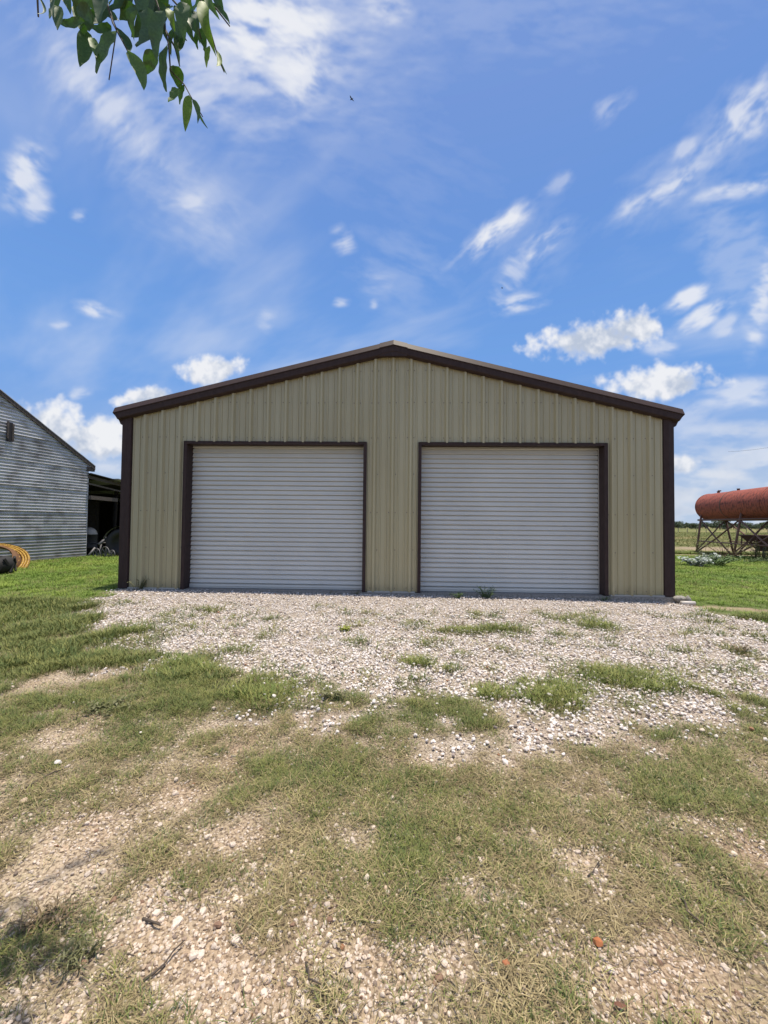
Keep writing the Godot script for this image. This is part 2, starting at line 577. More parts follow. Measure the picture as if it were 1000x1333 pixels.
func lying(p: Vector3, size: float, tilt := 0.35) -> Transform3D:
	var b := Basis(Vector3.UP, rng.randf() * TAU) * Basis(Vector3.RIGHT, rng.randfn() * tilt) * Basis(Vector3.BACK, rng.randfn() * tilt)
	return Transform3D(b.scaled(Vector3.ONE * size), p)

func make_stones(ground: Node3D) -> void:
	var sm := mat(Color.WHITE, 0.9)
	sm.vertex_color_use_as_albedo = true
	triplanar(sm, noise_tex(0.03, [[0.0, Color(0.72, 0.7, 0.68)], [0.5, Color(0.95, 0.95, 0.95)], [1.0, Color(1, 1, 1)]], 12, 512, 5), Vector3(9, 9, 9))
	var shapes := []
	for i in 6:
		shapes.append(stone_mesh(100 + i, 1))
	var places := [[], [], [], [], [], []]
	var tints := [[], [], [], [], [], []]
	# the drive in front of the doors
	var n := 0
	while n < 100000:
		var x := rng.randf_range(-5.0, 5.4)
		var z := rng.randf_range(-0.02, 4.9)
		if rng.randf() > 0.45 + z * 0.14:
			continue
		n += 1
		var c := cover(x, z)
		if rng.randf() > c.x * c.x * (1.0 - 0.5 * c.y) + 0.004:
			continue
		var s := (0.013 + 0.022 * pow(rng.randf(), 1.4)) * (1.0 if rng.randf() < 0.93 else 1.4)
		var k := rng.randi() % 6
		places[k].append(lying(Vector3(x, height(x, z) + s * rng.randf_range(0.0, 0.5), z), s))
		tints[k].append(stone_tint())
	# loose stones in the worn ground nearer the camera
	n = 0
	while n < 150000:
		var z := 6.1 - 2.9 * pow(rng.randf(), 1.2)
		var w := (CAM.z - z) * 1.05 + 0.25
		var x := rng.randf_range(-w, w)
		n += 1
		var c := cover(x, z)
		var patch := smooth(-0.1, 0.3, n_low.get_noise_2d(x * 1.7 + 70.0, z * 1.7)) * 0.55 + 0.45
		if x > -0.75 and x < 0.9 and z > 5.15:
			patch = 1.0
		if rng.randf() > (1.0 - c.y * (0.93 - 0.22 * smooth(4.4, 5.2, z))) * patch:
			continue
		var s := 0.004 + 0.017 * pow(rng.randf(), 3.0)
		var k := rng.randi() % 6
		places[k].append(lying(Vector3(x, height(x, z) + s * rng.randf_range(-0.15, 0.2), z), s))
		tints[k].append(stone_tint() * Color(0.80, 0.725, 0.63))
	var root := Node3D.new()
	root.name = "gravel"
	root.set_meta("kind", "stuff")
	root.set_meta("label", "pale crushed limestone gravel spread before the roller doors")
	add_child(root)
	for k in 6:
		var o := stuff_multi("gravel_stones", shapes[k], places[k], tints[k], sm, root)
		o.set_meta("kind", "stuff")
	# the largest single stones close to the camera
	var mats := []
	for i in 14:
		var t := stone_tint()
		if i == 13:
			t = Color(0.36, 0.17, 0.09)
		elif i == 12:
			t = Color(0.30, 0.20, 0.15)
		var m := mat((t * Color(0.80, 0.73, 0.65)).linear_to_srgb(), 0.9)
		triplanar(m, sm.albedo_texture, Vector3(9, 9, 9))
		mats.append(m)
	var made := 0
	var tries := 0
	var big := []
	for i in 6:
		big.append(stone_mesh(300 + i, 1))
	while made < 290 and tries < 20000:
		tries += 1
		var z := rng.randf_range(4.6, 5.95)
		var w := (CAM.z - z) * 0.98
		var x := rng.randf_range(-w, w)
		var c := cover(x, z)
		var patch := 0.35 + 0.65 * smooth(0.0, 0.3, n_low.get_noise_2d(x * 1.7 + 70.0, z * 1.7))
		if x > -0.5 and x < 0.9 and z > 5.3:
			patch = 1.0
		if rng.randf() > (1.0 - c.y * 0.9) * patch:
			continue
		var s := rng.randf_range(0.017, 0.037)
		var o := put(big[rng.randi() % 6], "stone", mats[rng.randi() % 13 if rng.randf() > 0.004 else 13], ground)
		o.transform = lying(Vector3(x, height(x, z) + s * 0.06, z), s, 0.2)
		made += 1

# ------------------------------------------------------------------ grass
func blade(st: SurfaceTool, base: Vector3, dir: Vector3, length: float, width: float, droop: float, tint: float) -> void:
	var side := dir.cross(Vector3.UP)
	side = side.normalized() if side.length() > 0.05 else Vector3.RIGHT.rotated(Vector3.UP, length * 900.0)
	var p := base
	var d := dir.normalized()
	var pts := [p]
	for i in 3:
		p += d * length / 3.0
		pts.append(p)
		d = (d + Vector3(dir.x, -0.25, dir.z).normalized() * droop).normalized()
	var ws := [width, width * 0.85, width * 0.55]
	st.set_color(Color(tint, tint, tint))
	for i in 2:
		quad(st, pts[i] - side * ws[i], pts[i] + side * ws[i], pts[i + 1] + side * ws[i + 1], pts[i + 1] - side * ws[i + 1], Vector3.UP)
	tri(st, pts[2] - side * ws[2], pts[2] + side * ws[2], pts[3], Vector3.UP)

func tuft(seed_: int, blades: int, radius: float, lo: float, hi: float, width: float, lean: float, droop: float) -> ArrayMesh:
	var r := RandomNumberGenerator.new()
	r.seed = seed_
	var st := new_st()
	for i in blades:
		var a := r.randf() * TAU
		var q := sqrt(r.randf()) * radius
		var b := a + r.randfn() * 0.9
		var d := Vector3(cos(b) * lean * r.randf_range(0.3, 1.3), 1.0, sin(b) * lean * r.randf_range(0.3, 1.3))
		blade(st, Vector3(cos(a) * q, -0.004, sin(a) * q), d, r.randf_range(lo, hi), width * r.randf_range(0.7, 1.2), droop * r.randf_range(0.4, 1.5), r.randf_range(0.65, 1.3))
	return mesh_of(st)

func straw(seed_: int) -> ArrayMesh:
	var r := RandomNumberGenerator.new()
	r.seed = seed_
	var st := new_st()
	for i in 16:
		var a := r.randf() * TAU
		var q := sqrt(r.randf()) * 0.045
		var b := r.randf() * TAU
		blade(st, Vector3(cos(a) * q, r.randf_range(0.0, 0.008), sin(a) * q), Vector3(cos(b), r.randf_range(0.05, 0.7), sin(b)), r.randf_range(0.015, 0.05), r.randf_range(0.0006, 0.0012), 0.5, r.randf_range(0.6, 1.35))
	return mesh_of(st)

func make_grass() -> void:
	var gm := mat(Color.WHITE, 0.75)
	gm.vertex_color_use_as_albedo = true
	gm.backlight_enabled = true
	gm.backlight = Color(0.20, 0.25, 0.06)
	var kinds := []
	for i in 3:
		kinds.append(tuft(20 + i, 16, 0.035, 0.02, 0.05, 0.0011, 0.9, 0.45))
	for i in 3:
		kinds.append(straw(40 + i))
	for i in 3:
		kinds.append(tuft(60 + i, 22, 0.085, 0.05, 0.11, 0.0028, 0.75, 0.4))
	for i in 2:
		kinds.append(tuft(80 + i, 26, 0.30, 0.14, 0.30, 0.009, 0.8, 0.4))
	var places := []
	var tints := []
	for k in kinds:
		places.append([])
		tints.append([])
	# worn turf close by
	var n := 0
	while n < 88000:
		n += 1
		var d := pow(rng.randf(), 0.75) * 5.0 + 0.75
		var z := CAM.z - d
		var w := d * 1.03 + 0.9
		var x := rng.randf_range(-w, w)
		if z < 0.05 or absf(x) > 6.4:
			continue
		var c := cover(x, z)
		if rng.randf() > c.y * c.y * 1.05 + 0.012:
			continue
		var dry := rng.randf() > c.z * 0.95
		var k := (3 + rng.randi() % 3) if dry else rng.randi() % 3
		if not dry and d > 3.0 and rng.randf() < 0.25:
			k = 6 + rng.randi() % 3
		var s := rng.randf_range(0.75, 1.35) * (1.0 + 0.14 * maxf(d - 2.0, 0.0)) * (0.7 if k >= 6 else 1.0)
		var p := Vector3(x, height(x, z), z)
		places[k].append(Transform3D(Basis(Vector3.UP, rng.randf() * TAU).scaled(Vector3(s, s * rng.randf_range(0.7, 1.2), s)), p))
		var t := Color(0.43, 0.35, 0.185).lerp(Color(0.15, 0.11, 0.05), rng.randf()) if dry else Color(0.065, 0.11, 0.022).lerp(Color(0.27, 0.265, 0.075), pow(rng.randf(), 1.35))
		tints[k].append(t)
	# taller grass clump right of the middle and the island by the left door
	for s in [[720, 905, 40, 15, 150], [240, 870, 42, 14, 120], [345, 905, 50, 16, 110], [800, 880, 60, 10, 90], [640, 905, 22, 8, 40], [850, 893, 40, 9, 60], [540, 863, 18, 5, 30], [775, 817, 26, 5, 40], [650, 820, 32, 4, 35], [600, 823, 30, 4, 25]]:
		for i in s[4]:
			var g := gnd(s[0] + rng.randfn() * s[2] * 0.55, s[1] + rng.randfn() * s[3] * 0.55)
			var k := 6 + rng.randi() % 3
			var sc := rng.randf_range(0.45, 0.95)
			places[k].append(Transform3D(Basis(Vector3.UP, rng.randf() * TAU).scaled(Vector3(sc, sc, sc)), Vector3(g.x, height(g.x, g.z), g.z)))
			tints[k].append(Color(0.12, 0.18, 0.035).lerp(Color(0.30, 0.29, 0.08), pow(rng.randf(), 1.3)))
	# the green lawns on both sides
	n = 0
	while n < 52000:
		n += 1
		var z := rng.randf_range(-13.0, 3.6)
		var left := rng.randf() < 0.4
		var x := rng.randf_range(-12.5, -4.2) if left else rng.randf_range(4.4, 20.0)
		if left and z < -6.5:
			continue
		if x > CAM.x + (CAM.z - z) * 1.02 + 0.5 or x < CAM.x - (CAM.z - z) * 1.05 - 2.2:
			continue
		if not left and z > -3.0 and x > 13.0:
			continue
		var c := cover(x, z)
		if c.w < 0.1 or rng.randf() > c.y:
			continue
		if not left and absf(z + 10.6 + x * 0.02) < 0.55 and x > 9.5:
			continue
		var d := CAM.z - z
		var k := 6 + rng.randi() % 3
		var s := rng.randf_range(0.7, 1.25) * (0.8 + 0.05 * maxf(d - 6.0, 0.0))
		var patch := smooth(-0.3, 0.4, n_low.get_noise_2d(x * 0.6, z * 0.6))
		var t := Color(0.12, 0.22, 0.02).lerp(Color(0.25, 0.33, 0.045), clampf(patch * 0.6 + rng.randf() * 0.45, 0, 1))
		if rng.randf() < 0.06:
			t = Color(0.28, 0.23, 0.10)
		places[k].append(Transform3D(Basis(Vector3.UP, rng.randf() * TAU).scaled(Vector3(s, s * rng.randf_range(0.6, 1.0), s)), Vector3(x, height(x, z), z)))
		tints[k].append(t)
	# rough pasture beyond the track
	n = 0
	while n < 16000:
		n += 1
		var z := -11.5 - pow(rng.randf(), 1.6) * 90.0
		var x := rng.randf_range(4.0, 7.0 + (CAM.z - z) * 1.05)
		if x < 0.55 * (CAM.z - z):
			continue
		var a := n_low.get_noise_2d(x * 1.3 + 17.0, z * 1.3)
		if Vector2((x - 18.5) / 6.0, (z + 15.5) / 3.2).length() + a * 0.5 < 0.9:
			continue
		var k := 9 + rng.randi() % 2
		var st := n_low.get_noise_2d(x * 0.05, z * 0.35 + 33.0)
		var dryf := smooth(0.0, 0.35, st + 0.25 * n_low.get_noise_2d(x * 0.4, z * 0.4))
		if rng.randf() < dryf * 0.6:
			continue
		var s := rng.randf_range(0.6, 1.2) * (0.8 + absf(z) * 0.012)
		places[k].append(Transform3D(Basis(Vector3.UP, rng.randf() * TAU).scaled(Vector3(s, s * 0.7, s)), Vector3(x, height(x, z), z)))
		tints[k].append(Color(0.11, 0.15, 0.03).lerp(Color(0.27, 0.23, 0.09), clampf(dryf * 0.8 + rng.randf() * 0.35, 0, 1)))
	var root := Node3D.new()
	root.name = "grass"
	root.set_meta("kind", "stuff")
	root.set_meta("label", "short green and straw coloured grass over the yard and pasture")
	add_child(root)
	for k in kinds.size():
		var o := stuff_multi("grass_tufts", kinds[k], places[k], tints[k], gm, root)
		o.set_meta("kind", "stuff")

# ------------------------------------------------------------------ the metal garage
const SLOPE := 0.2425
const PEAK := 4.03
const HALF := 4.66
const DOOR_OUT := 3.566
const DOOR_IN := 0.448
const DOOR_TOP := 2.512

func gable(x: float) -> float:
	return PEAK - SLOPE * absf(x)

func rib_profile(x0: float, x1: float, extra: Array) -> Array:
	var xs := [x0, x1]
	var k0 := int(floor(x0 / 0.3048)) - 1
	var k1 := int(ceil(x1 / 0.3048)) + 1
	for k in range(k0, k1 + 1):
		var c := k * 0.3048
		for o in [-0.042, -0.016, 0.016, 0.042, 0.086, 0.094, 0.108, 0.116, 0.189, 0.197, 0.211, 0.219]:
			xs.append(c + o)
	xs.append_array(extra)
	xs.sort()
	var out := []
	for x in xs:
		if x < x0 - 1e-6 or x > x1 + 1e-6 or (out and x - out[-1] < 1e-5):
			continue
		out.append(x)
	return out

var tan_tones := []

func rib_height(x: float) -> float:
	var u := fposmod(x + 0.1524, 0.3048) - 0.1524
	var a := absf(u)
	var h := 0.046 * clampf((0.042 - a) / 0.026, 0.0, 1.0)
	u = fposmod(x, 0.3048)
	for c in [0.101, 0.204]:
		h = maxf(h, 0.013 * clampf((0.015 - absf(u - c)) / 0.008, 0.0, 1.0))
	return h

func ribbed_wall(parent: Node, u0: float, u1: float, y0: float, top: Callable, openings: Array, xf: Transform3D, m: Material) -> void:
	var u := u0
	while u < u1 - 0.01:
		var v := minf(u + 0.9144, u1)
		var cuts := []
		for o in openings:
			cuts.append_array([o[0], o[1]])
		if u < 0.0 and v > 0.0:
			cuts.append(0.0)
		var st := new_st()
		var xs := rib_profile(u, v, cuts)
		for i in xs.size() - 1:
			var a: float = xs[i]
			var b: float = xs[i + 1]
			var yb := y0
			for o in openings:
				if (a + b) * 0.5 > o[0] and (a + b) * 0.5 < o[1]:
					yb = o[2]
			var za := rib_height(a)
			var zb := rib_height(b)
			if yb == 0.0:
				# two bands so that the mud splashed up from the ground fades out
				var ha := 0.16 + 0.10 * n_mid.get_noise_2d(a * 2.0, 3.0)
				var hb := 0.16 + 0.10 * n_mid.get_noise_2d(b * 2.0, 3.0)
				var da := 0.80 + 0.16 * n_mid.get_noise_2d(a * 3.0, 8.0)
				var db := 0.80 + 0.16 * n_mid.get_noise_2d(b * 3.0, 8.0)
				var ca := Color(da, da * 0.97, da * 0.92)
				var cb := Color(db, db * 0.97, db * 0.92)
				var w := Color.WHITE
				var p := [xf * Vector3(a, 0, za), xf * Vector3(b, 0, zb), xf * Vector3(b, hb, zb), xf * Vector3(a, ha, za)]
				var cc := [ca, cb, w, w]
				for k in ([0, 1, 2, 0, 2, 3] if (p[2] - p[0]).cross(p[1] - p[0]).dot(xf.basis.z) > 0.0 else [0, 2, 1, 0, 3, 2]):
					st.set_color(cc[k])
					st.add_vertex(p[k])
				st.set_color(w)
				quad(st, xf * Vector3(a, ha, za), xf * Vector3(b, hb, zb), xf * Vector3(b, top.call(b), zb), xf * Vector3(a, top.call(a), za), xf.basis.z)
			else:
				st.set_color(Color.WHITE)
				quad(st, xf * Vector3(a, yb, za), xf * Vector3(b, yb, zb), xf * Vector3(b, top.call(b), zb), xf * Vector3(a, top.call(a), za), xf.basis.z)
		# lapped edge of the sheet
		var yl := y0
		for o in openings:
			if v > o[0] and v < o[1]:
				yl = o[2]
		quad(st, xf * Vector3(v, yl, rib_height(v)), xf * Vector3(v, top.call(v), rib_height(v)), xf * Vector3(v, top.call(v), -0.01), xf * Vector3(v, yl, -0.01), xf.basis.x)
		var mm := m
		if parent.name == "metal_garage":
			mm = tan_tones[rng.randi() % 3]
		obj("siding_panel", st, mm, parent)
		u = v

func sweep_rake(st: SurfaceTool, prof: Array, x_from: Array, x_to: float, lift := 0.0, zlift := 0.0) -> void:
	# prof: [dy, z, end x]; from the eave end to x_to, following the roof line
	for i in prof.size() - 1:
		var p: Array = prof[i]
		var q: Array = prof[i + 1]
		var s := -1.0 if x_to <= 0.0 and x_from[0] < 0.0 else 1.0
		var a := Vector3(x_from[i], gable(x_from[i]) + p[0] + lift, p[1] + zlift)
		var b := Vector3(x_from[i + 1], gable(x_from[i + 1]) + q[0] + lift, q[1] + zlift)
		var c := Vector3(x_to, gable(x_to) + q[0] + lift, q[1] + zlift)
		var d := Vector3(x_to, gable(x_to) + p[0] + lift, p[1] + zlift)
		var nn := Vector3(0, -(q[1] - p[1]), q[0] - p[0])
		quad(st, a, b, c, d, nn)

func make_garage() -> void:
	var g := thing("metal_garage", "tan ribbed metal garage with brown trim and two white roller doors", "garage")
	var tan := mat(lin(0.45, 0.405, 0.258), 0.27)
	triplanar(tan, noise_tex(0.008, [[0.0, Color(0.94, 0.93, 0.91)], [1.0, Color(1, 1, 1)]], 21, 1024, 6), Vector3(0.13, 0.05, 0.13))
	tan.vertex_color_use_as_albedo = true
	for k in [0.965, 1.0, 1.03]:
		var tt: StandardMaterial3D = tan.duplicate()
		tt.albedo_color = lin(0.45 * k, 0.405 * k, 0.258 * k)
		tan_tones.append(tt)
	var brown := mat(lin(0.058, 0.039, 0.037), 0.5)
	brown.metallic_specular = 0.25
	triplanar(brown, noise_tex(0.02, [[0.0, Color(0.85, 0.84, 0.84)], [1.0, Color(1, 1, 1)]], 23, 512, 5), Vector3(1.2, 0.5, 1.2))
	var white := mat(lin(0.665, 0.65, 0.60), 0.34)
	triplanar(white, noise_tex(0.008, [[0.0, Color(0.93, 0.93, 0.93)], [1.0, Color(1, 1, 1)]], 24, 1024, 6), Vector3(0.10, 0.12, 0.10))
	var concrete := mat(lin(0.33, 0.31, 0.28), 0.9)
	triplanar(concrete, noise_tex(0.03, [[0.0, Color(0.6, 0.58, 0.55)], [0.5, Color(0.9, 0.9, 0.9)], [1.0, Color(1, 1, 1)]], 25, 512, 6), Vector3(1.5, 1.5, 1.5))
	M.concrete = concrete
	M.brown = brown
	M.tan = tan
	var st: SurfaceTool
	# slab
	st = new_st()
	box(st, Vector3(-4.68, -0.30, -10.06), Vector3(4.68, -0.012, 0.065))
	obj("foundation", st, concrete, g)
	# walls
	var doors := [[-DOOR_OUT, -DOOR_IN, DOOR_TOP], [DOOR_IN, DOOR_OUT, DOOR_TOP]]
	ribbed_wall(g, -4.572, 4.572, 0.0, gable, doors, Transform3D.IDENTITY, tan)
	var side_top := func(_x): return 2.93
	ribbed_wall(g, -5.0, 5.0, 0.0, side_top, [], Transform3D(Basis(Vector3.UP, PI / 2), Vector3(4.60, 0, -5.0)), tan)
	ribbed_wall(g, -5.0, 5.0, 0.0, side_top, [], Transform3D(Basis(Vector3.UP, -PI / 2), Vector3(-4.60, 0, -5.0)), tan)
	ribbed_wall(g, -4.572, 4.572, 0.0, gable, [], Transform3D(Basis(Vector3.UP, PI), Vector3(0, 0, -10.0)), tan)
	# framing behind the front sheets keeps daylight out
	st = new_st()
	for r in [[-4.56, -DOOR_OUT, 0.0], [-DOOR_IN, DOOR_IN, 0.0], [DOOR_OUT, 4.56, 0.0]]:
		box(st, Vector3(r[0] + 0.01, r[2], -0.20), Vector3(r[1] - 0.01, 2.88, -0.02))
	for r in [[-DOOR_OUT, -DOOR_IN], [DOOR_IN, DOOR_OUT]]:
		box(st, Vector3(r[0] + 0.0, DOOR_TOP + 0.03, -0.45), Vector3(r[1], 2.87, -0.022))
	obj("wall_framing", st, brown, g)
	# roof sheets
	for s in [-1.0, 1.0]:
		st = new_st()
		var lo := Vector3(s * 4.74, gable(4.74) + 0.10, 0.055)
		var hi := Vector3(0, PEAK + 0.175, 0.055)
		var back := Vector3(0, 0, -10.15)
		var dn := Vector3(0, -0.08, 0)
		quad(st, lo, hi, hi + back, lo + back, Vector3.UP)
		quad(st, lo + dn, hi + dn, hi + back + dn, lo + back + dn, Vector3.DOWN)
		quad(st, lo, lo + dn, lo + dn + back, lo + back, Vector3(s, 0, 0))
		quad(st, lo + back, lo + dn + back, hi + dn + back, hi + back, Vector3.FORWARD)
		quad(st, lo, lo + dn, hi + dn, hi, Vector3.BACK)
		obj("roof_panel", st, brown, g)
	# gable trim: drip lip, dark fascia, lighter tilted top face
	var prof := [[-0.022, 0.036], [-0.002, 0.105], [0.012, 0.112], [0.098, 0.116], [0.103, 0.130], [0.112, 0.130], [0.212, 0.072], [0.220, 0.03]]
	var ends := [4.705, 4.712, 4.715, 4.765, 4.772, 4.772, 4.778, 4.778]
	for s in [-1.0, 1.0]:
		var xe := []
		for e in ends:
			xe.append(e * s)
		st = new_st()
		sweep_rake(st, prof, xe, 0.0)
		# closed end
		for i in range(1, prof.size() - 1):
			tri(st, Vector3(xe[0], gable(xe[0]) + prof[0][0], prof[0][1]), Vector3(xe[i], gable(xe[i]) + prof[i][0], prof[i][1]), Vector3(xe[i + 1], gable(xe[i + 1]) + prof[i + 1][0], prof[i + 1][1]), Vector3(s, 0, 0))
		obj("gable_trim", st, brown, g)
		# eave gutter along the side wall
		st = new_st()
		var gp := [Vector2(4.60, 2.84), Vector2(4.68, 2.80), Vector2(4.70, 2.815), Vector2(4.755, 2.93), Vector2(4.755, 2.975)]
		for i in gp.size() - 1:
			quad(st, Vector3(s * gp[i].x, gp[i].y, 0.03), Vector3(s * gp[i + 1].x, gp[i + 1].y, 0.03), Vector3(s * gp[i + 1].x, gp[i + 1].y, -10.1), Vector3(s * gp[i].x, gp[i].y, -10.1), Vector3(s, -0.3, 0))
		var mid := Vector3(s * 4.60, 2.96, 0.03)
		for i in gp.size() - 1:
			tri(st, mid, Vector3(s * gp[i].x, gp[i].y, 0.03), Vector3(s * gp[i + 1].x, gp[i + 1].y, 0.03), Vector3.BACK)
		obj("eave_gutter", st, brown, g)
	st = new_st()
	var ridge_l := []
	var ridge_r := []
	for e in ends:
		ridge_l.append(-0.235)
		ridge_r.append(0.235)
	sweep_rake(st, prof, ridge_l, 0.0, 0.006, 0.007)
	sweep_rake(st, prof, ridge_r, 0.0, 0.006, 0.007)
	for s in [-0.235, 0.235]:
		for i in range(1, prof.size() - 1):
			tri(st, Vector3(s, gable(s) + prof[0][0], prof[0][1]), Vector3(s, gable(s) + prof[i][0] + 0.006, prof[i][1] + 0.007), Vector3(s, gable(s) + prof[i + 1][0] + 0.006, prof[i + 1][1] + 0.007), Vector3(s, 0, 0))
	# flat tongue under the peak
	box(st, Vector3(-0.235, gable(0.235) - 0.012, 0.040), Vector3(0.235, gable(0.235) + 0.055, 0.1125))
	obj("ridge_trim", st, brown, g)
	# corner trims
	for s in [-1.0, 1.0]:
		st = new_st()
		var cp := [Vector2(4.645, -0.12), Vector2(4.66, 0.0), Vector2(4.655, 0.044), Vector2(4.575, 0.050), Vector2(4.560, 0.0465), Vector2(4.515, 0.052), Vector2(4.498, 0.046), Vector2(4.492, 0.004)]
		if s > 0.0:
			cp = [Vector2(4.645, -0.12), Vector2(4.66, 0.0), Vector2(4.655, 0.040), Vector2(4.560, 0.058), Vector2(4.545, 0.050), Vector2(4.498, 0.028), Vector2(4.492, 0.004)]
		for i in cp.size() - 1:
			var p: Vector2 = cp[i]
			var q: Vector2 = cp[i + 1]
			quad(st, Vector3(s * p.x, -0.005, p.y), Vector3(s * q.x, -0.005, q.y), Vector3(s * q.x, gable(q.x) - 0.004, q.y), Vector3(s * p.x, gable(p.x) - 0.004, p.y), Vector3(s * (q.y - p.y), 0, absf(p.x - q.x) + 0.001) if absf(p.x - q.x) > 0.006 else Vector3(s if i < 3 else -s, 0, 0.1))
		obj("corner_trim", st, brown, g)
	# base angle under the sheets
	for r in [[-4.49, -DOOR_OUT - 0.05], [-DOOR_IN + 0.05, DOOR_IN - 0.05], [DOOR_OUT + 0.05, 4.49]]:
		st = new_st()
		box(st, Vector3(r[0], -0.010, -0.01), Vector3(r[1], 0.010, 0.040))
		obj("base_trim", st, M_base(), g)
	# doors
	for s in [-1.0, 1.0]:
		var x0: float = -DOOR_OUT if s < 0 else DOOR_IN
		var x1: float = -DOOR_IN if s < 0 else DOOR_OUT
		for e in [0, 1]:
			st = new_st()
			var a: float = x0 if e == 0 else x1 - 0.042
			box(st, Vector3(a, -0.008, -0.21), Vector3(a + 0.042, DOOR_TOP - 0.036, 0.040))
			var lip: float = x0 - 0.012 if e == 0 else x1 + 0.0
			box(st, Vector3(lip, -0.006, -0.012), Vector3(lip + 0.012, DOOR_TOP + 0.010, 0.043))
			obj("door_jamb", st, brown, g)
		st = new_st()
		box(st, Vector3(x0, DOOR_TOP - 0.034, -0.21), Vector3(x1, DOOR_TOP, 0.041))
		box(st, Vector3(x0 + 0.001, DOOR_TOP, -0.012), Vector3(x1 - 0.001, DOOR_TOP + 0.012, 0.044))
		obj("door_header", st, brown, g)
		var door := Node3D.new()
		door.name = "roller_door"
		g.add_child(door, true)
		door.position = Vector3((x0 + x1) * 0.5, 0, -0.185)
		var hw: float = (x1 - x0) * 0.5 - 0.040
		var pitch := 0.0816
		var slat := new_st(true)
		# one curtain rib: shallow bowed face with a rolled bead at its foot
		var sp := []
		for i in 6:
			var t := i / 5.0
			sp.append(Vector2(pitch - 0.004 - t * 0.046, 0.000 + t * 0.008 + sin(t * PI) * 0.003))
		for i in range(1, 9):
			var t := i / 8.0
			sp.append(Vector2(pitch - 0.050 - t * 0.020, 0.008 - t * 0.012 + sin(t * PI) * 0.019))
		sp.append(Vector2(0.011, -0.024))
		sp.append(Vector2(-0.004, -0.024))
		sp.append(Vector2(-0.004, 0.000))
		for i in sp.size() - 1:
			quad(slat, Vector3(-hw, sp[i].x, sp[i].y), Vector3(hw, sp[i].x, sp[i].y), Vector3(hw, sp[i + 1].x, sp[i + 1].y), Vector3(-hw, sp[i + 1].x, sp[i + 1].y), Vector3.BACK)
		var slat_mesh := mesh_of(slat)
		for i in 30:
			var o := put(slat_mesh, "slat", white, door)
			o.position.y = 0.062 + i * pitch
		st = new_st()
		box(st, Vector3(-hw, -0.006, -0.012), Vector3(hw, 0.060, 0.022))
		box(st, Vector3(-hw, 0.026, 0.022), Vector3(hw, 0.032, 0.034))
		obj("bottom_bar", st, white, door)
		for e in [-1, 1]:
			st = new_st()
			box(st, Vector3(e * hw - 0.012, 0.0, 0.018), Vector3(e * hw + 0.0, 2.47, 0.036))
			obj("guide_rail", st, M_base(), door)
		st = new_st()
		box(st, Vector3(-hw - 0.1, 0.0, -0.10), Vector3(hw + 0.1, 2.6, -0.06))
		obj("door_backing", st, brown, door)
	# screws in rows
	st = new_st()
	for x in range(-15, 16):
		for dx in [-0.055, 0.055]:
			var px: float = x * 0.3048 + dx
			if absf(px) > 4.45:
				continue
			for y in [0.06, 0.70, 1.33, 1.98, 2.60, 3.2, 3.75]:
				var yy: float = y + (x % 3) * 0.004
				if yy > gable(px) - 0.06 or (dx < 0.0 and (y == 0.70 or y == 1.98)):
					continue
				var ax := absf(px)
				if ax > DOOR_IN - 0.03 and ax < DOOR_OUT + 0.03 and yy < DOOR_TOP + 0.05:
					continue
				lathe(st, [[0.010, 0.0], [0.010, 0.002], [0.006, 0.003], [0.006, 0.007], [0.0, 0.008]], 6, Transform3D(Basis(Vector3.RIGHT, PI / 2), Vector3(px, yy, 0.0005)))
	var scr := obj("screws", st, mat(lin(0.20, 0.17, 0.12), 0.5, 0.3), g)
	scr.set_meta("kind", "stuff")

func M_base() -> StandardMaterial3D:
	if not M.has("base"):
		M.base = mat(lin(0.42, 0.40, 0.36), 0.6)
	return M.base

# ------------------------------------------------------------------ barn with corrugated gable
var barn_corner := Vector3.ZERO
var barn_dir := Vector3.ZERO

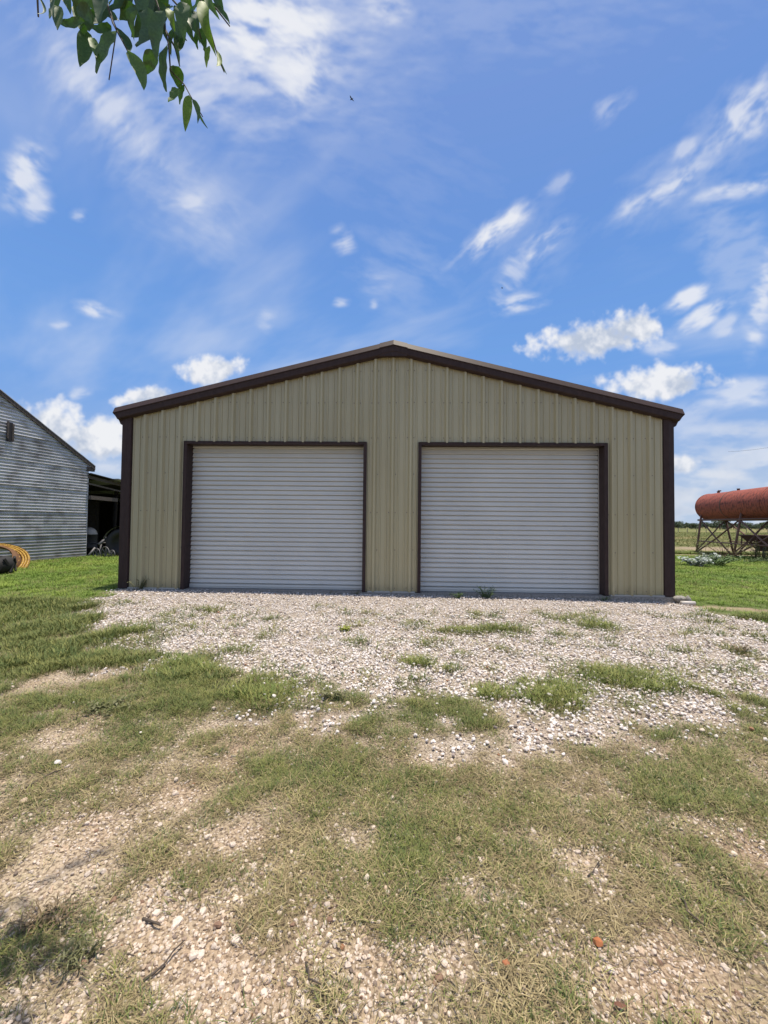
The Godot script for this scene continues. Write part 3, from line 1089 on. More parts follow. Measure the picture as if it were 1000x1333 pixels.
func make_barn() -> void:
	var c := at(110, 726.4, 12.58)
	barn_corner = Vector3(c.x, 0, c.z)
	var toward := at(0, 700, 10.36)
	var ax := Vector3(toward.x - c.x, 0, toward.z - c.z).normalized()
	barn_dir = ax
	var nrm := Vector3(-ax.z, 0, ax.x)
	if nrm.x < 0.0:
		nrm = -nrm
	# local frame: x along the gable towards the camera, y up, z outwards
	var b := thing("corrugated_barn", "weathered grey corrugated iron barn with a steep gable", "barn", barn_corner)
	b.transform = Transform3D(Basis(ax, Vector3.UP, ax.cross(Vector3.UP)), barn_corner)
	var zs := 1.0 if b.transform.basis.z.dot(nrm) > 0.0 else -1.0
	var tin := mat(lin(0.53, 0.53, 0.56), 0.55, 0.15)
	triplanar(tin, noise_tex(0.008, [[0.0, Color(0.5, 0.46, 0.45)], [0.30, Color(0.80, 0.79, 0.785)], [0.5, Color(0.97, 0.97, 0.97)], [1.0, Color(1, 1, 1)]], 33, 1024, 5), Vector3(0.22, 0.3, 0.22))
	var tins := [tin]
	for k in [0.86, 0.94, 1.06]:
		var t: StandardMaterial3D = tin.duplicate()
		t.albedo_color = lin(0.53 * k, 0.53 * k, 0.56 * k)
		t.uv1_offset = Vector3(k * 7.3, k * 3.1, 0.4)
		tins.append(t)
	var wood := mat(lin(0.16, 0.13, 0.115), 0.85)
	triplanar(wood, noise_tex(0.02, [[0.0, Color(0.5, 0.48, 0.46)], [1.0, Color(1, 1, 1)]], 34, 512, 5), Vector3(2, 0.5, 2))
	M.old_wood = wood
	M.tin = tin
	var eave := 2.93
	var slope := 0.60
	var wide := 10.4
	var line := func(x: float) -> float:
		return eave + slope * (x if x < wide * 0.5 else wide - x)
	# sheets, row above row, lapped
	var row_h := 0.68
	var pitch := 0.085
	var row := 0
	var y0 := 0.02
	while y0 < eave + slope * wide * 0.5:
		var x0 := -0.02
		var first := true
		while x0 < wide:
			var lenx := 2.44 if not (first and row % 2 == 1) else 1.30
			first = false
			var x1 := minf(x0 + lenx, wide)
			var lap := 0.0015 * (row % 2) + 0.002 * (int(x0 * 10) % 2)
			var lift := rng.randf_range(-0.008, 0.008)
			var st := new_st(true)
			var n := 48
			var any := false
			for i in n:
				var ya: float = y0 + lift + row_h * i / n
				var yb: float = y0 + lift + row_h * (i + 1) / n
				# the part of this strip that lies under the roof line
				var l := maxf(x0, (ya - eave) / slope)
				var r := minf(x1, wide - (ya - eave) / slope)
				var l2 := maxf(x0, (yb - eave) / slope)
				var r2 := minf(x1, wide - (yb - eave) / slope)
				if l >= r or l2 >= r2:
					continue
				any = true
				var za := (0.0145 * sin(TAU * ya / pitch) + 0.020 + lap + 0.010 * (1.0 - float(i) / n)) * zs
				var zb := (0.0145 * sin(TAU * yb / pitch) + 0.020 + lap + 0.010 * (1.0 - float(i + 1) / n)) * zs
				quad(st, Vector3(l, ya, za), Vector3(r, ya, za), Vector3(r2, yb, zb), Vector3(l2, yb, zb), Vector3(0, 0, zs))
			if any:
				obj("tin_sheet", st, tins[rng.randi() % 4], b)
			x0 = x1
		y0 += row_h
		row += 1
	# body behind the sheets
	var st := new_st()
	var dp := -8.0 * zs
	for x in [[0.0, wide * 0.5], [wide * 0.5, wide]]:
		quad(st, Vector3(x[0], -0.3, -0.02 * zs), Vector3(x[1], -0.3, -0.02 * zs), Vector3(x[1], line.call(x[1]), -0.02 * zs), Vector3(x[0], line.call(x[0]), -0.02 * zs), Vector3(0, 0, zs))
		quad(st, Vector3(x[0], -0.3, dp), Vector3(x[1], -0.3, dp), Vector3(x[1], line.call(x[1]), dp), Vector3(x[0], line.call(x[0]), dp), Vector3(0, 0, -zs))
	for x in [0.01, wide - 0.01]:
		quad(st, Vector3(x, -0.3, -0.02 * zs), Vector3(x, eave, -0.02 * zs), Vector3(x, eave, dp), Vector3(x, -0.3, dp), Vector3(-1 if x < 1 else 1, 0, 0))
	obj("wall", st, wood, b)
	# sill course under the sheets
	st = new_st()
	box(st, Vector3(0.0, -0.35, -0.06), Vector3(wide, 0.035, 0.012) if zs > 0 else Vector3(wide, 0.035, 0.06))
	obj("sill_beam", st, M.concrete, b)
	# roof
	for e in [0, 1]:
		st = new_st()
		var xa := -0.22 if e == 0 else wide + 0.22
		var ya: float = line.call(0.0) - 0.22 * slope
		var top := Vector3(wide * 0.5, line.call(wide * 0.5), 0)
		var o := Vector3(0, 0, 0.075 * zs)
		var bk := Vector3(0, 0, dp - 0.1 * zs)
		var up := Vector3(0, 0.09, 0)
		var lo := Vector3(xa, ya, 0)
		quad(st, lo + o + up, top + o + up, top + bk + up, lo + bk + up, Vector3.UP)
		quad(st, lo + o + up * 0.8, top + o + up * 0.8, top + bk + up * 0.8, lo + bk + up * 0.8, Vector3.DOWN)
		quad(st, lo + o + up, top + o + up, top + o + up * 0.8, lo + o + up * 0.8, Vector3(0, 0, zs))
		obj("roof", st, tin, b)
		# barge board
		st = new_st()
		var f0 := Vector3(0, 0, 0.045 * zs)
		var f1 := Vector3(0, 0, 0.068 * zs)
		var dn := Vector3(0, -0.045, 0)
		quad(st, lo + f1 + dn, top + f1 + dn, top + f1 + up * 0.78, lo + f1 + up * 0.78, Vector3(0, 0, zs))
		quad(st, lo + f0 + dn, top + f0 + dn, top + f1 + dn, lo + f1 + dn, Vector3.DOWN)
		quad(st, lo + f0 + dn, top + f0 + dn, top + f0 + up * 0.78, lo + f0 + up * 0.78, Vector3(0, 0, -zs))
		quad(st, lo + f0 + dn, lo + f1 + dn, lo + f1 + up * 0.78, lo + f0 + up * 0.78, Vector3(-1 if e == 0 else 1, 0, 0))
		obj("barge_board", st, wood, b)
		# rafter tail block under the eave
		st = new_st()
		box(st, Vector3(minf(xa, xa - signf(xa - 1.0) * 0.26), ya - 0.10, -0.05), Vector3(maxf(xa, xa - signf(xa - 1.0) * 0.26), ya + 0.04, 0.04))
		obj("rafter_tail", st, wood, b)
	# corner board
	st = new_st()
	box(st, Vector3(-0.035, -0.02, minf(-0.05 * zs, 0.03 * zs)), Vector3(0.0, eave - 0.03, maxf(-0.05 * zs, 0.03 * zs)))
	obj("corner_board", st, tin, b)
	# narrow vent slot high in the gable, its dark inside painted near black
	var p := at(11, 561, 10.55)
	var q := b.transform.affine_inverse() * p
	st = new_st()
	box(st, Vector3(q.x - 0.06, q.y - 0.27, minf(0.0, 0.058 * zs)), Vector3(q.x + 0.07, q.y + 0.22, maxf(0.0, 0.058 * zs)))
	obj("dark_vent", st, mat(lin(0.03, 0.026, 0.03), 0.9), b)
	for s in [-1, 1]:
		st = new_st()
		box(st, Vector3(q.x + s * 0.06 - 0.022, q.y - 0.24 + s * 0.03, minf(0.05 * zs, 0.07 * zs)), Vector3(q.x + s * 0.06 + 0.022, q.y + 0.22 + s * 0.02, maxf(0.05 * zs, 0.07 * zs)))
		obj("vent_frame", st, wood, b)
	M.barn_xf = b.transform
	M.barn_zs = zs

func make_lean_to() -> void:
	var xf: Transform3D = M.barn_xf
	var zs: float = M.barn_zs
	var s := thing("open_shed", "low dark open shed with a patched roof behind the barn corner", "shed")
	s.transform = xf
	var dark := mat(lin(0.028, 0.022, 0.022), 0.95)  # near black: dark roof sheets, and painted shade for the inside
	var grey := mat(lin(0.21, 0.175, 0.15), 0.85)
	triplanar(grey, noise_tex(0.03, [[0.0, Color(0.45, 0.42, 0.4)], [1.0, Color(1, 1, 1)]], 44, 512, 5), Vector3(2, 2, 2))
	var tin: Material = M.tin
	var len := 5.6
	var dp := -5.0 * zs
	var top := func(x: float) -> float: return 2.62 + 0.125 * x
	var st: SurfaceTool
	# roof sheets: overlapping, uneven ends
	for i in 7:
		st = new_st()
		var xa := -0.82 * i
		var xb := -0.82 * (i + 1) - 0.05
		var out: float = [0.16, 0.34, 0.10, 0.30, 0.14, 0.24, 0.2][i] * zs
		var up := 0.012 * (i % 2) + 0.01
		var a := Vector3(xa, top.call(xa) + up, out)
		var b := Vector3(xb, top.call(xb) + up, out)
		quad(st, a, b, b + Vector3(0, 0, dp - out), a + Vector3(0, 0, dp - out), Vector3.UP)
		var dn := Vector3(0, -0.022, 0)
		quad(st, a + dn, b + dn, b + Vector3(0, 0, dp - out) + dn, a + Vector3(0, 0, dp - out) + dn, Vector3.DOWN)
		quad(st, a, b, b + dn, a + dn, Vector3(0, 0, zs))
		quad(st, a, a + dn, a + dn + Vector3(0, 0, dp - out), a + Vector3(0, 0, dp - out), Vector3(1, 0, 0))
		quad(st, b, b + dn, b + dn + Vector3(0, 0, dp - out), b + Vector3(0, 0, dp - out), Vector3(-1, 0, 0))
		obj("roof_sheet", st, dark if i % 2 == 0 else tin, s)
	# pale verge board and a second board under it
	for k in 2:
		st = new_st()
		var y := -0.05 - 0.24 * k
		var h := 0.10 if k == 0 else 0.05
		var a := Vector3(0, top.call(0.0) + y, 0.04 * zs)
		var b := Vector3(-len, top.call(-len) + y - 0.05 * k, 0.04 * zs)
		var dn := Vector3(0, -h, 0)
		var th := Vector3(0, 0, -0.03 * zs)
		quad(st, a, b, b + dn, a + dn, Vector3(0, 0, zs))
		quad(st, a, b, b + th, a + th, Vector3.UP)
		quad(st, a + dn, b + dn, b + dn + th, a + dn + th, Vector3.DOWN)
		quad(st, a + th, b + th, b + dn + th, a + dn + th, Vector3(0, 0, -zs))
		obj("verge_board", st, grey, s)
	# tie beam
	st = new_st()
	box(st, Vector3(-0.95, 1.80, -0.14), Vector3(0.02, 1.92, -0.04), Transform3D(Basis(Vector3.BACK, 0.03), Vector3.ZERO))
	obj("tie_beam", st, grey, s)
	st = new_st()
	box(st, Vector3(-len, 1.78, -0.14), Vector3(-1.15, 1.85, -0.06))
	obj("tie_beam", st, grey, s)
	# posts
	for x in [-0.58, -1.9, -3.6, -5.4]:
		st = new_st(true)
		tube(st, [Vector3(x, -0.1, -0.9 * zs), Vector3(x + 0.02, 1.2, -0.92 * zs), Vector3(x, 2.2, -0.9 * zs)], [0.075, 0.07, 0.065], 10)
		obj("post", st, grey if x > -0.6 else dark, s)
	# back and far walls; near-black colour stands in for shade inside
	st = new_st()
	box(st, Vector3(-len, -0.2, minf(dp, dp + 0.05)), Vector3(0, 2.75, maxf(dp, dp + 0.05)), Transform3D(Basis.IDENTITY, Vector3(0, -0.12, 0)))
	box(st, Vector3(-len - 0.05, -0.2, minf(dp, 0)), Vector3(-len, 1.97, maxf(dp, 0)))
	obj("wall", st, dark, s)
	for i in 7:
		st = new_st()
		var y := 0.05 + i * 0.26
		box(st, Vector3(-2.2, y, minf(-2.0 * zs, -2.04 * zs)), Vector3(-0.35, y + 0.245, maxf(-2.0 * zs, -2.04 * zs)))
		obj("plank", st, M.old_dark if M.has("old_dark") else dark, s)  # planks share the painted shade of the interior

# ------------------------------------------------------------------ things by the barn
func make_wheel() -> void:
	# a yellow tractor rim leaning on a worn tyre
	var c := at(-14, 733, 8.6)
	var h := height(c.x, c.z)
	var t := thing("tyre_casing", "black lugged tractor tyre lying in the grass by the barn", "tyre", Vector3(c.x - 0.05, h + 0.0, c.z + 0.1))
	t.scale = Vector3.ONE * 1.08
	var rub := mat(lin(0.018, 0.017, 0.018), 0.85)
	var st := new_st(true)
	var prof := []
	for i in 17:
		var a := -PI * 0.5 + PI * i / 16.0
		prof.append([0.30 + 0.20 * pow(maxf(cos(a), 0.0), 0.7), 0.17 + sin(a) * 0.155])
	for i in 9:
		prof.append([0.30 - 0.02 * sin(PI * i / 8.0), 0.325 - 0.31 * i / 8.0])
	lathe(st, prof, 40, Transform3D(Basis(Vector3.RIGHT, 0.05), Vector3.ZERO))
	obj("tyre_casing", st, rub, t)
	for i in 22:
		st = new_st()
		var a := TAU * i / 22.0
		var up := i % 2 == 0
		box(st, Vector3(-0.022, -0.075, -0.02), Vector3(0.022, 0.085, 0.012), Transform3D(Basis(Vector3.UP, -a + PI / 2) * Basis(Vector3.BACK, 0.6 if up else -0.6), Vector3(cos(a) * 0.492, 0.17 + (0.075 if up else -0.075), sin(a) * 0.492)))
		obj("tread_lug", st, rub, t)
	var r := thing("wheel_rim", "yellow steel tractor wheel rim tilted over the black tyre", "wheel rim", at(-22, 736, 9.35))
	r.scale = Vector3.ONE * 0.94
	r.rotation = Vector3(deg_to_rad(29.0), deg_to_rad(0.0), deg_to_rad(-16.0))
	var yel := mat(lin(0.50, 0.33, 0.045), 0.45)
	triplanar(yel, noise_tex(0.03, [[0.0, Color(0.30, 0.20, 0.14)], [0.38, Color(0.62, 0.45, 0.3)], [0.5, Color(0.95, 0.93, 0.9)], [1.0, Color(1, 1, 1)]], 51, 512, 5), Vector3(1.7, 1.7, 1.7))
	var rust := mat(lin(0.13, 0.062, 0.026), 0.85)
	# three rolled bands with rusty grooves between them
	for band in [[0.885, 0.835], [0.822, 0.785], [0.772, 0.73]]:
		st = new_st(true)
		var ro: float = band[0]
		var ri: float = band[1]
		var bp := []
		for i in 9:
			var a := PI * i / 8.0
			bp.append([(ro + ri) * 0.5 + (ro - ri) * 0.5 * cos(a), -0.01 - sin(a) * 0.028])
		bp.append([ri, 0.05])
		bp.append([ro, 0.05])
		bp.append(bp[0])
		lathe(st, bp, 64, Transform3D.IDENTITY)
		obj("rim_flange", st, yel, r)
	st = new_st(true)
	lathe(st, [[0.875, 0.06], [0.87, 0.02], [0.72, 0.02], [0.72, 0.06]], 64, Transform3D.IDENTITY)
	obj("rim_back", st, rust, r)
	st = new_st()
	lathe(st, [[0.72, 0.035], [0.69, 0.10], [0.64, 0.17], [0.56, 0.20], [0.55, 0.17]], 64, Transform3D.IDENTITY)
	obj("rim_well", st, rust, r)
	for i in 26:
		st = new_st()
		var a := TAU * i / 26.0
		box(st, Vector3(-0.035, -0.012, -0.02), Vector3(0.035, 0.012, 0.02), Transform3D(Basis(Vector3.UP, -a + PI / 2), Vector3(cos(a) * 0.672, 0.10, sin(a) * 0.672)))
		obj("rim_cleat", st, yel, r)

func make_implements() -> void:
	var steel := mat(lin(0.17, 0.165, 0.175), 0.6, 0.3)
	var dark := mat(lin(0.03, 0.026, 0.028), 0.7)
	var st: SurfaceTool
	# spoked hay rake with two slanting bars
	var base := at(133, 726, 12.9)
	base.y = height(base.x, base.z)
	var t := thing("hay_rake", "old grey steel hay rake with slanting bars and spoked wheels", "farm implement", base)
	var inv := t.transform.affine_inverse()
	for b in [[114, 725, 12.7, 124, 713, 12.9, 0.035], [129, 709, 12.8, 139, 700, 13.0, 0.045], [128, 727, 12.8, 133, 704, 13.0, 0.022], [137, 727, 12.7, 142, 703, 12.9, 0.025], [118, 708, 13.1, 146, 706, 13.1, 0.02], [140, 712, 12.8, 146, 724, 12.6, 0.03]]:
		st = new_st(true)
		tube(st, [inv * at(b[0], b[1], b[2]), inv * at(b[3], b[4], b[5])], [b[6], b[6]], 8)
		obj("frame_bar", st, steel, t)
	for w in [[126, 721, 12.6, 0.17], [137, 720, 12.55, 0.2], [146, 722, 12.6, 0.14]]:
		st = new_st(true)
		var c: Vector3 = inv * at(w[0], w[1], w[2])
		var ring := []
		var rad := []
		for i in 21:
			var a := TAU * i / 20.0
			ring.append(c + Vector3(cos(a) * w[3] * 0.9, sin(a) * w[3], cos(a) * w[3] * 0.35))
			rad.append(0.014)
		tube(st, ring, rad, 6, false)
		for i in 6:
			var a := TAU * i / 6.0 + 0.3
			tube(st, [c, c + Vector3(cos(a) * w[3] * 0.9, sin(a) * w[3], cos(a) * w[3] * 0.35)], [0.012, 0.01], 5)
		obj("spoked_wheel", st, steel, t)
	# tractor wheel half hidden by the garage corner
	var c := at(160, 706, 13.0)
	var tr := thing("tractor", "dark old tractor with a grey mudguard half hidden by the garage corner", "tractor", Vector3(c.x, height(c.x, c.z), c.z))
	var r := c.y - tr.position.y
	var xf := Transform3D(Basis(Vector3.UP, 0.5) * Basis(Vector3.RIGHT, PI / 2), Vector3(0, r, 0))
	st = new_st(true)
	lathe(st, [[0.0, 0.06], [r * 0.55, 0.05], [r * 0.6, 0.12], [r * 0.93, 0.15], [r, 0.09], [r, -0.09], [r * 0.93, -0.15], [r * 0.6, -0.12], [r * 0.55, -0.05], [0.0, -0.06]], 36, xf)
	obj("wheel", st, dark, tr)
	st = new_st(true)
	for i in 14:
		var a := PI * 0.06 + PI * 0.88 * i / 14.0
		var b := PI * 0.06 + PI * 0.88 * (i + 1) / 14.0
		var p := [Vector3(cos(a) * r * 1.16, 0.2, -sin(a) * r * 1.16), Vector3(cos(b) * r * 1.16, 0.2, -sin(b) * r * 1.16), Vector3(cos(b) * r * 1.16, -0.2, -sin(b) * r * 1.16), Vector3(cos(a) * r * 1.16, -0.2, -sin(a) * r * 1.16)]
		quad(st, xf * p[0], xf * p[1], xf * p[2], xf * p[3], Vector3(0, 1, 0.1))
	obj("mudguard", st, mat(lin(0.36, 0.34, 0.33), 0.5), tr)
	st = new_st()
	box(st, Vector3(0.1, 0.45, -0.9), Vector3(1.9, 1.05, -0.4))
	obj("engine_hood", st, dark, tr)
	# steel drum on its side, seen past the barn corner
	c = at(115, 698, 13.4)
	var dr := thing("steel_drum", "pale grey rounded steel drum just past the barn corner", "drum", Vector3(c.x, height(c.x, c.z), c.z))
	st = new_st(true)
	lathe(st, [[0.0, 0.50], [0.08, 0.49], [0.16, 0.455], [0.22, 0.39], [0.25, 0.30], [0.255, 0.25]], 28, Transform3D(Basis.IDENTITY, Vector3(0, 0.42, 0)))
	obj("drum_lid", st, mat(lin(0.42, 0.39, 0.36), 0.6, 0.2), dr)
	st = new_st(true)
	lathe(st, [[0.262, 0.27], [0.262, 0.24], [0.25, 0.23], [0.25, -0.15], [0.262, -0.16], [0.262, -0.18], [0.25, -0.19], [0.25, -0.4], [0.0, -0.4]], 28, Transform3D(Basis.IDENTITY, Vector3(0, 0.42, 0)))
	obj("drum_shell", st, dark, dr)
	st = new_st(true)
	lathe(st, [[0.0, 0.02], [0.035, 0.018], [0.035, 0.0]], 12, Transform3D(Basis.IDENTITY, Vector3(0.0, 0.918, 0)))
	obj("bung", st, dark, dr)

# ------------------------------------------------------------------ fuel tank
func make_tank() -> void:
	var rust := mat(lin(0.34, 0.085, 0.055), 0.8)
	triplanar(rust, noise_tex(0.012, [[0.0, Color(0.30, 0.25, 0.25)], [0.26, Color(0.55, 0.50, 0.50)], [0.42, Color(0.85, 0.85, 0.85)], [0.72, Color(1.0, 0.96, 0.93)], [1.0, Color(1.0, 0.84, 0.70)]], 61, 1024, 7), Vector3(0.9, 0.35, 0.9), noise_tex(0.03, [], 62, 512, 4, true, 5.0), 0.5)
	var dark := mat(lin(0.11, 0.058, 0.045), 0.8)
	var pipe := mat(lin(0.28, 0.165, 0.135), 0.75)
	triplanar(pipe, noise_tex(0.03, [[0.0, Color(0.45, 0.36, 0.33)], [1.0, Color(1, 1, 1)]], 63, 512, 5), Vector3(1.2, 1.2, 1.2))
	var far := at(920, 659, 18.9)
	var near := at(1020, 652, 14.2)
	far.y = 2.05
	near.y = 2.05
	var ax := (near - far).normalized()
	near = far + ax * 6.8
	var mid := (far + near) * 0.5
	var t := thing("fuel_tank", "rusty red cylindrical tank raised on a braced pipe stand", "tank", Vector3(mid.x, height(mid.x, mid.z), mid.z))
	var inv := t.transform.affine_inverse()
	var len := (near - far).length()
	var r := 0.61
	var b := frame_of(ax)
	var xf := Transform3D(Basis(b.x, ax, ax.cross(b.x) * -1.0), inv * far)
	xf.basis = Basis(b.x, ax, b.x.cross(ax))
	var prof := []
	for i in 13:
		var a := PI * 0.5 * i / 12.0
		prof.append([r * sin(a), 0.30 * (1.0 - cos(a))])
	prof.append([r, len * 0.5])
	for i in 13:
		var a := PI * 0.5 * (12 - i) / 12.0
		prof.append([r * sin(a), len - 0.30 * (1.0 - cos(a))])
	var st := new_st(true)
	lathe(st, prof, 56, xf)
	obj("tank_shell", st, rust, t)
	for y in [0.31, 2.2, 4.6, len - 0.31]:
		st = new_st(true)
		lathe(st, [[r - 0.004, y - 0.03], [r + 0.012, y - 0.022], [r + 0.014, y], [r + 0.012, y + 0.022], [r - 0.004, y + 0.03]], 56, xf)
		obj("weld_band", st, dark if y > 1 and y < 4 else rust, t)
	for y in [0.95, 2.35]:
		st = new_st(true)
		var p := xf * Vector3(0, y, 0)
		tube(st, [p + Vector3(0, r - 0.02, 0), p + Vector3(0, r + 0.05, 0)], [0.05, 0.05], 12)
		tube(st, [p + Vector3(0, r + 0.051, 0), p + Vector3(0, r + 0.08, 0)], [0.06, 0.055], 12)
		if y < 1.0:
			tube(st, [p + Vector3(0, r + 0.10, 0), p + ax * 0.18 + Vector3(0, r + 0.08, 0)], [0.03, 0.025], 8)
		obj("filler_cap", st, dark, t)
	# stand: two leg frames, rails and crossed braces
	var foot := t.position.y
	var side := b.x if b.x.x < 0.0 else -b.x      # the side that faces the yard
	side.y = 0.0
	side = side.normalized()
	var at_len := func(l: float, w: float, y: float) -> Vector3: return far + ax * l + side * w + Vector3(0, y - far.y, 0)
	var rows := [0.5, 3.35, 6.2]
	for l in rows:
		for w in [-1.0, 1.0]:
			st = new_st(true)
			var a: Vector3 = at_len.call(l, w * 0.46, 1.70)
			var e: Vector3 = at_len.call(l + (0.12 if l < 1 else -0.05), w * 0.74, foot - 0.05)
			tube(st, [inv * a, inv * a.lerp(e, 0.5), inv * e], [0.042, 0.042, 0.042], 10)
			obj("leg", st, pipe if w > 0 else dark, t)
		st = new_st(true)
		tube(st, [inv * at_len.call(l, -0.52, 1.45), inv * at_len.call(l, 0.52, 1.45)], [0.04, 0.04], 8)
		obj("cross_beam", st, dark, t)
		st = new_st(true)
		tube(st, [inv * at_len.call(l, -0.46, 1.42), inv * at_len.call(l + 0.05, 0.70, foot + 0.12)], [0.026, 0.026], 8)
		obj("brace", st, dark, t)
	for w in [-1.0, 1.0]:
		st = new_st(true)
		tube(st, [inv * at_len.call(0.3, w * 0.50, 1.44), inv * at_len.call(6.5, w * 0.50, 1.44)], [0.04, 0.04], 8)
		obj("top_rail", st, dark, t)
		st = new_st(true)
		tube(st, [inv * at_len.call(0.6, w * 0.66, 0.48), inv * at_len.call(6.2, w * 0.66, 0.48)], [0.026, 0.026], 8)
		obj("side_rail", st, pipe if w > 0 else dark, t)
		for q in [[0.6, 0.05, 3.3, 1.42], [0.6, 1.40, 3.3, 0.08], [3.35, 0.1, 6.2, 1.42], [3.35, 1.40, 6.2, 0.08]]:
			st = new_st(true)
			var p0: Vector3 = at_len.call(q[0], w * (0.74 if q[1] < 1 else 0.5), maxf(q[1], 0) + (foot if q[1] < 1 else 0.0))
			var p1: Vector3 = at_len.call(q[2], w * (0.74 if q[3] < 1 else 0.5), q[3] + (foot if q[3] < 1 else 0.0))
			var sag := Vector3(0, -0.05, 0)
			tube(st, [inv * p0, inv * (p0.lerp(p1, 0.5) + sag), inv * p1], [0.030, 0.030, 0.030], 8)
			obj("brace", st, dark if q[0] < 1 else pipe, t)
	# hopper under the stand
	var hc := at(1004, 716, 15.9)
	var hp := thing("feed_hopper", "dark rusted sheet metal hopper standing beneath the tank", "hopper", Vector3(hc.x, height(hc.x, hc.z), hc.z), -0.25)
	var tops := [Vector3(-0.8, 0.92, -0.55), Vector3(1.0, 0.92, -0.55), Vector3(1.0, 0.92, 0.55), Vector3(-0.8, 0.92, 0.55)]
	var lows := [Vector3(-0.35, 0.28, -0.2), Vector3(0.5, 0.28, -0.2), Vector3(0.5, 0.28, 0.2), Vector3(-0.35, 0.28, 0.2)]
	var rd := mat(lin(0.085, 0.035, 0.028), 0.85)
	for i in 4:
		var j := (i + 1) % 4
		st = new_st()
		var mm: Vector3 = (tops[i] + lows[j]) * 0.5 - Vector3(0.08, 0.6, 0)
		quad(st, tops[i], tops[j], lows[j], lows[i], mm)
		var ins := -Vector3(mm.x, 0, mm.z).normalized() * 0.012
		quad(st, tops[i] + ins, tops[j] + ins, lows[j] + ins, lows[i] + ins, -mm)
		quad(st, tops[i], tops[j], tops[j] + ins, tops[i] + ins, Vector3.UP)
		obj("hopper_side", st, rd, hp)
		st = new_st(true)
		tube(st, [tops[i] - Vector3(0, 0.02, 0), tops[j] - Vector3(0, 0.02, 0)], [0.03, 0.03], 6)
		obj("rim_bar", st, dark, hp)
		st = new_st(true)
		tube(st, [tops[i] * Vector3(0.9, 0.9, 0.9), Vector3(lows[i].x * 2.2, -0.05, lows[i].z * 2.4)], [0.025, 0.025], 6)
		obj("leg", st, dark, hp)

# ------------------------------------------------------------------ weeds
func weed(seed_: int, stems: int, tall: float, spread: float, leaf: float, narrow := 0.35) -> ArrayMesh:
	var r := RandomNumberGenerator.new()
	r.seed = seed_
	var st := new_st()
	for i in stems:
		var a := r.randf() * TAU
		var out := Vector3(cos(a), 0, sin(a))
		var h := tall * r.randf_range(0.45, 1.0)
		var foot := out * r.randf() * spread * 0.25
		var tip := foot + out * spread * r.randf_range(0.3, 1.0) + Vector3(0, h, 0)
		var mid := foot.lerp(tip, 0.5) + Vector3(0, h * 0.12, 0)
		st.set_color(Color(0.8, 0.8, 0.75))
		tube(st, [foot - Vector3(0, 0.02, 0), mid, tip], [leaf * 0.07, leaf * 0.055, leaf * 0.03], 4, false)
		var n := 7 + r.randi() % 5
		for k in n:
			var t := (k + 1.0) / n
			var p := foot.lerp(mid, t * 2.0) if t < 0.5 else mid.lerp(tip, t * 2.0 - 1.0)
			var b := r.randf() * TAU
			var d := Vector3(cos(b), r.randf_range(-0.1, 0.9), sin(b)).normalized()
			var side := d.cross(Vector3.UP).normalized() * leaf * narrow * 0.5
			var l := leaf * r.randf_range(0.6, 1.2)
			var tint := r.randf_range(0.7, 1.3)
			st.set_color(Color(tint, tint, tint))
			var m := p + d * l * 0.5 + Vector3(0, l * 0.08, 0)
			var e := p + d * l - Vector3(0, l * 0.15, 0)
			tri(st, p, m + side, m - side, Vector3.UP)
			tri(st, m + side, e, m - side, Vector3.UP)
	return mesh_of(st)

func leaf_mat(c: Color) -> StandardMaterial3D:
	var m := mat(c.linear_to_srgb(), 0.6)
	m.vertex_color_use_as_albedo = true
	m.backlight_enabled = true
	m.backlight = Color(c.r * 0.5, c.g * 0.55, c.b * 0.4).linear_to_srgb()
	return m

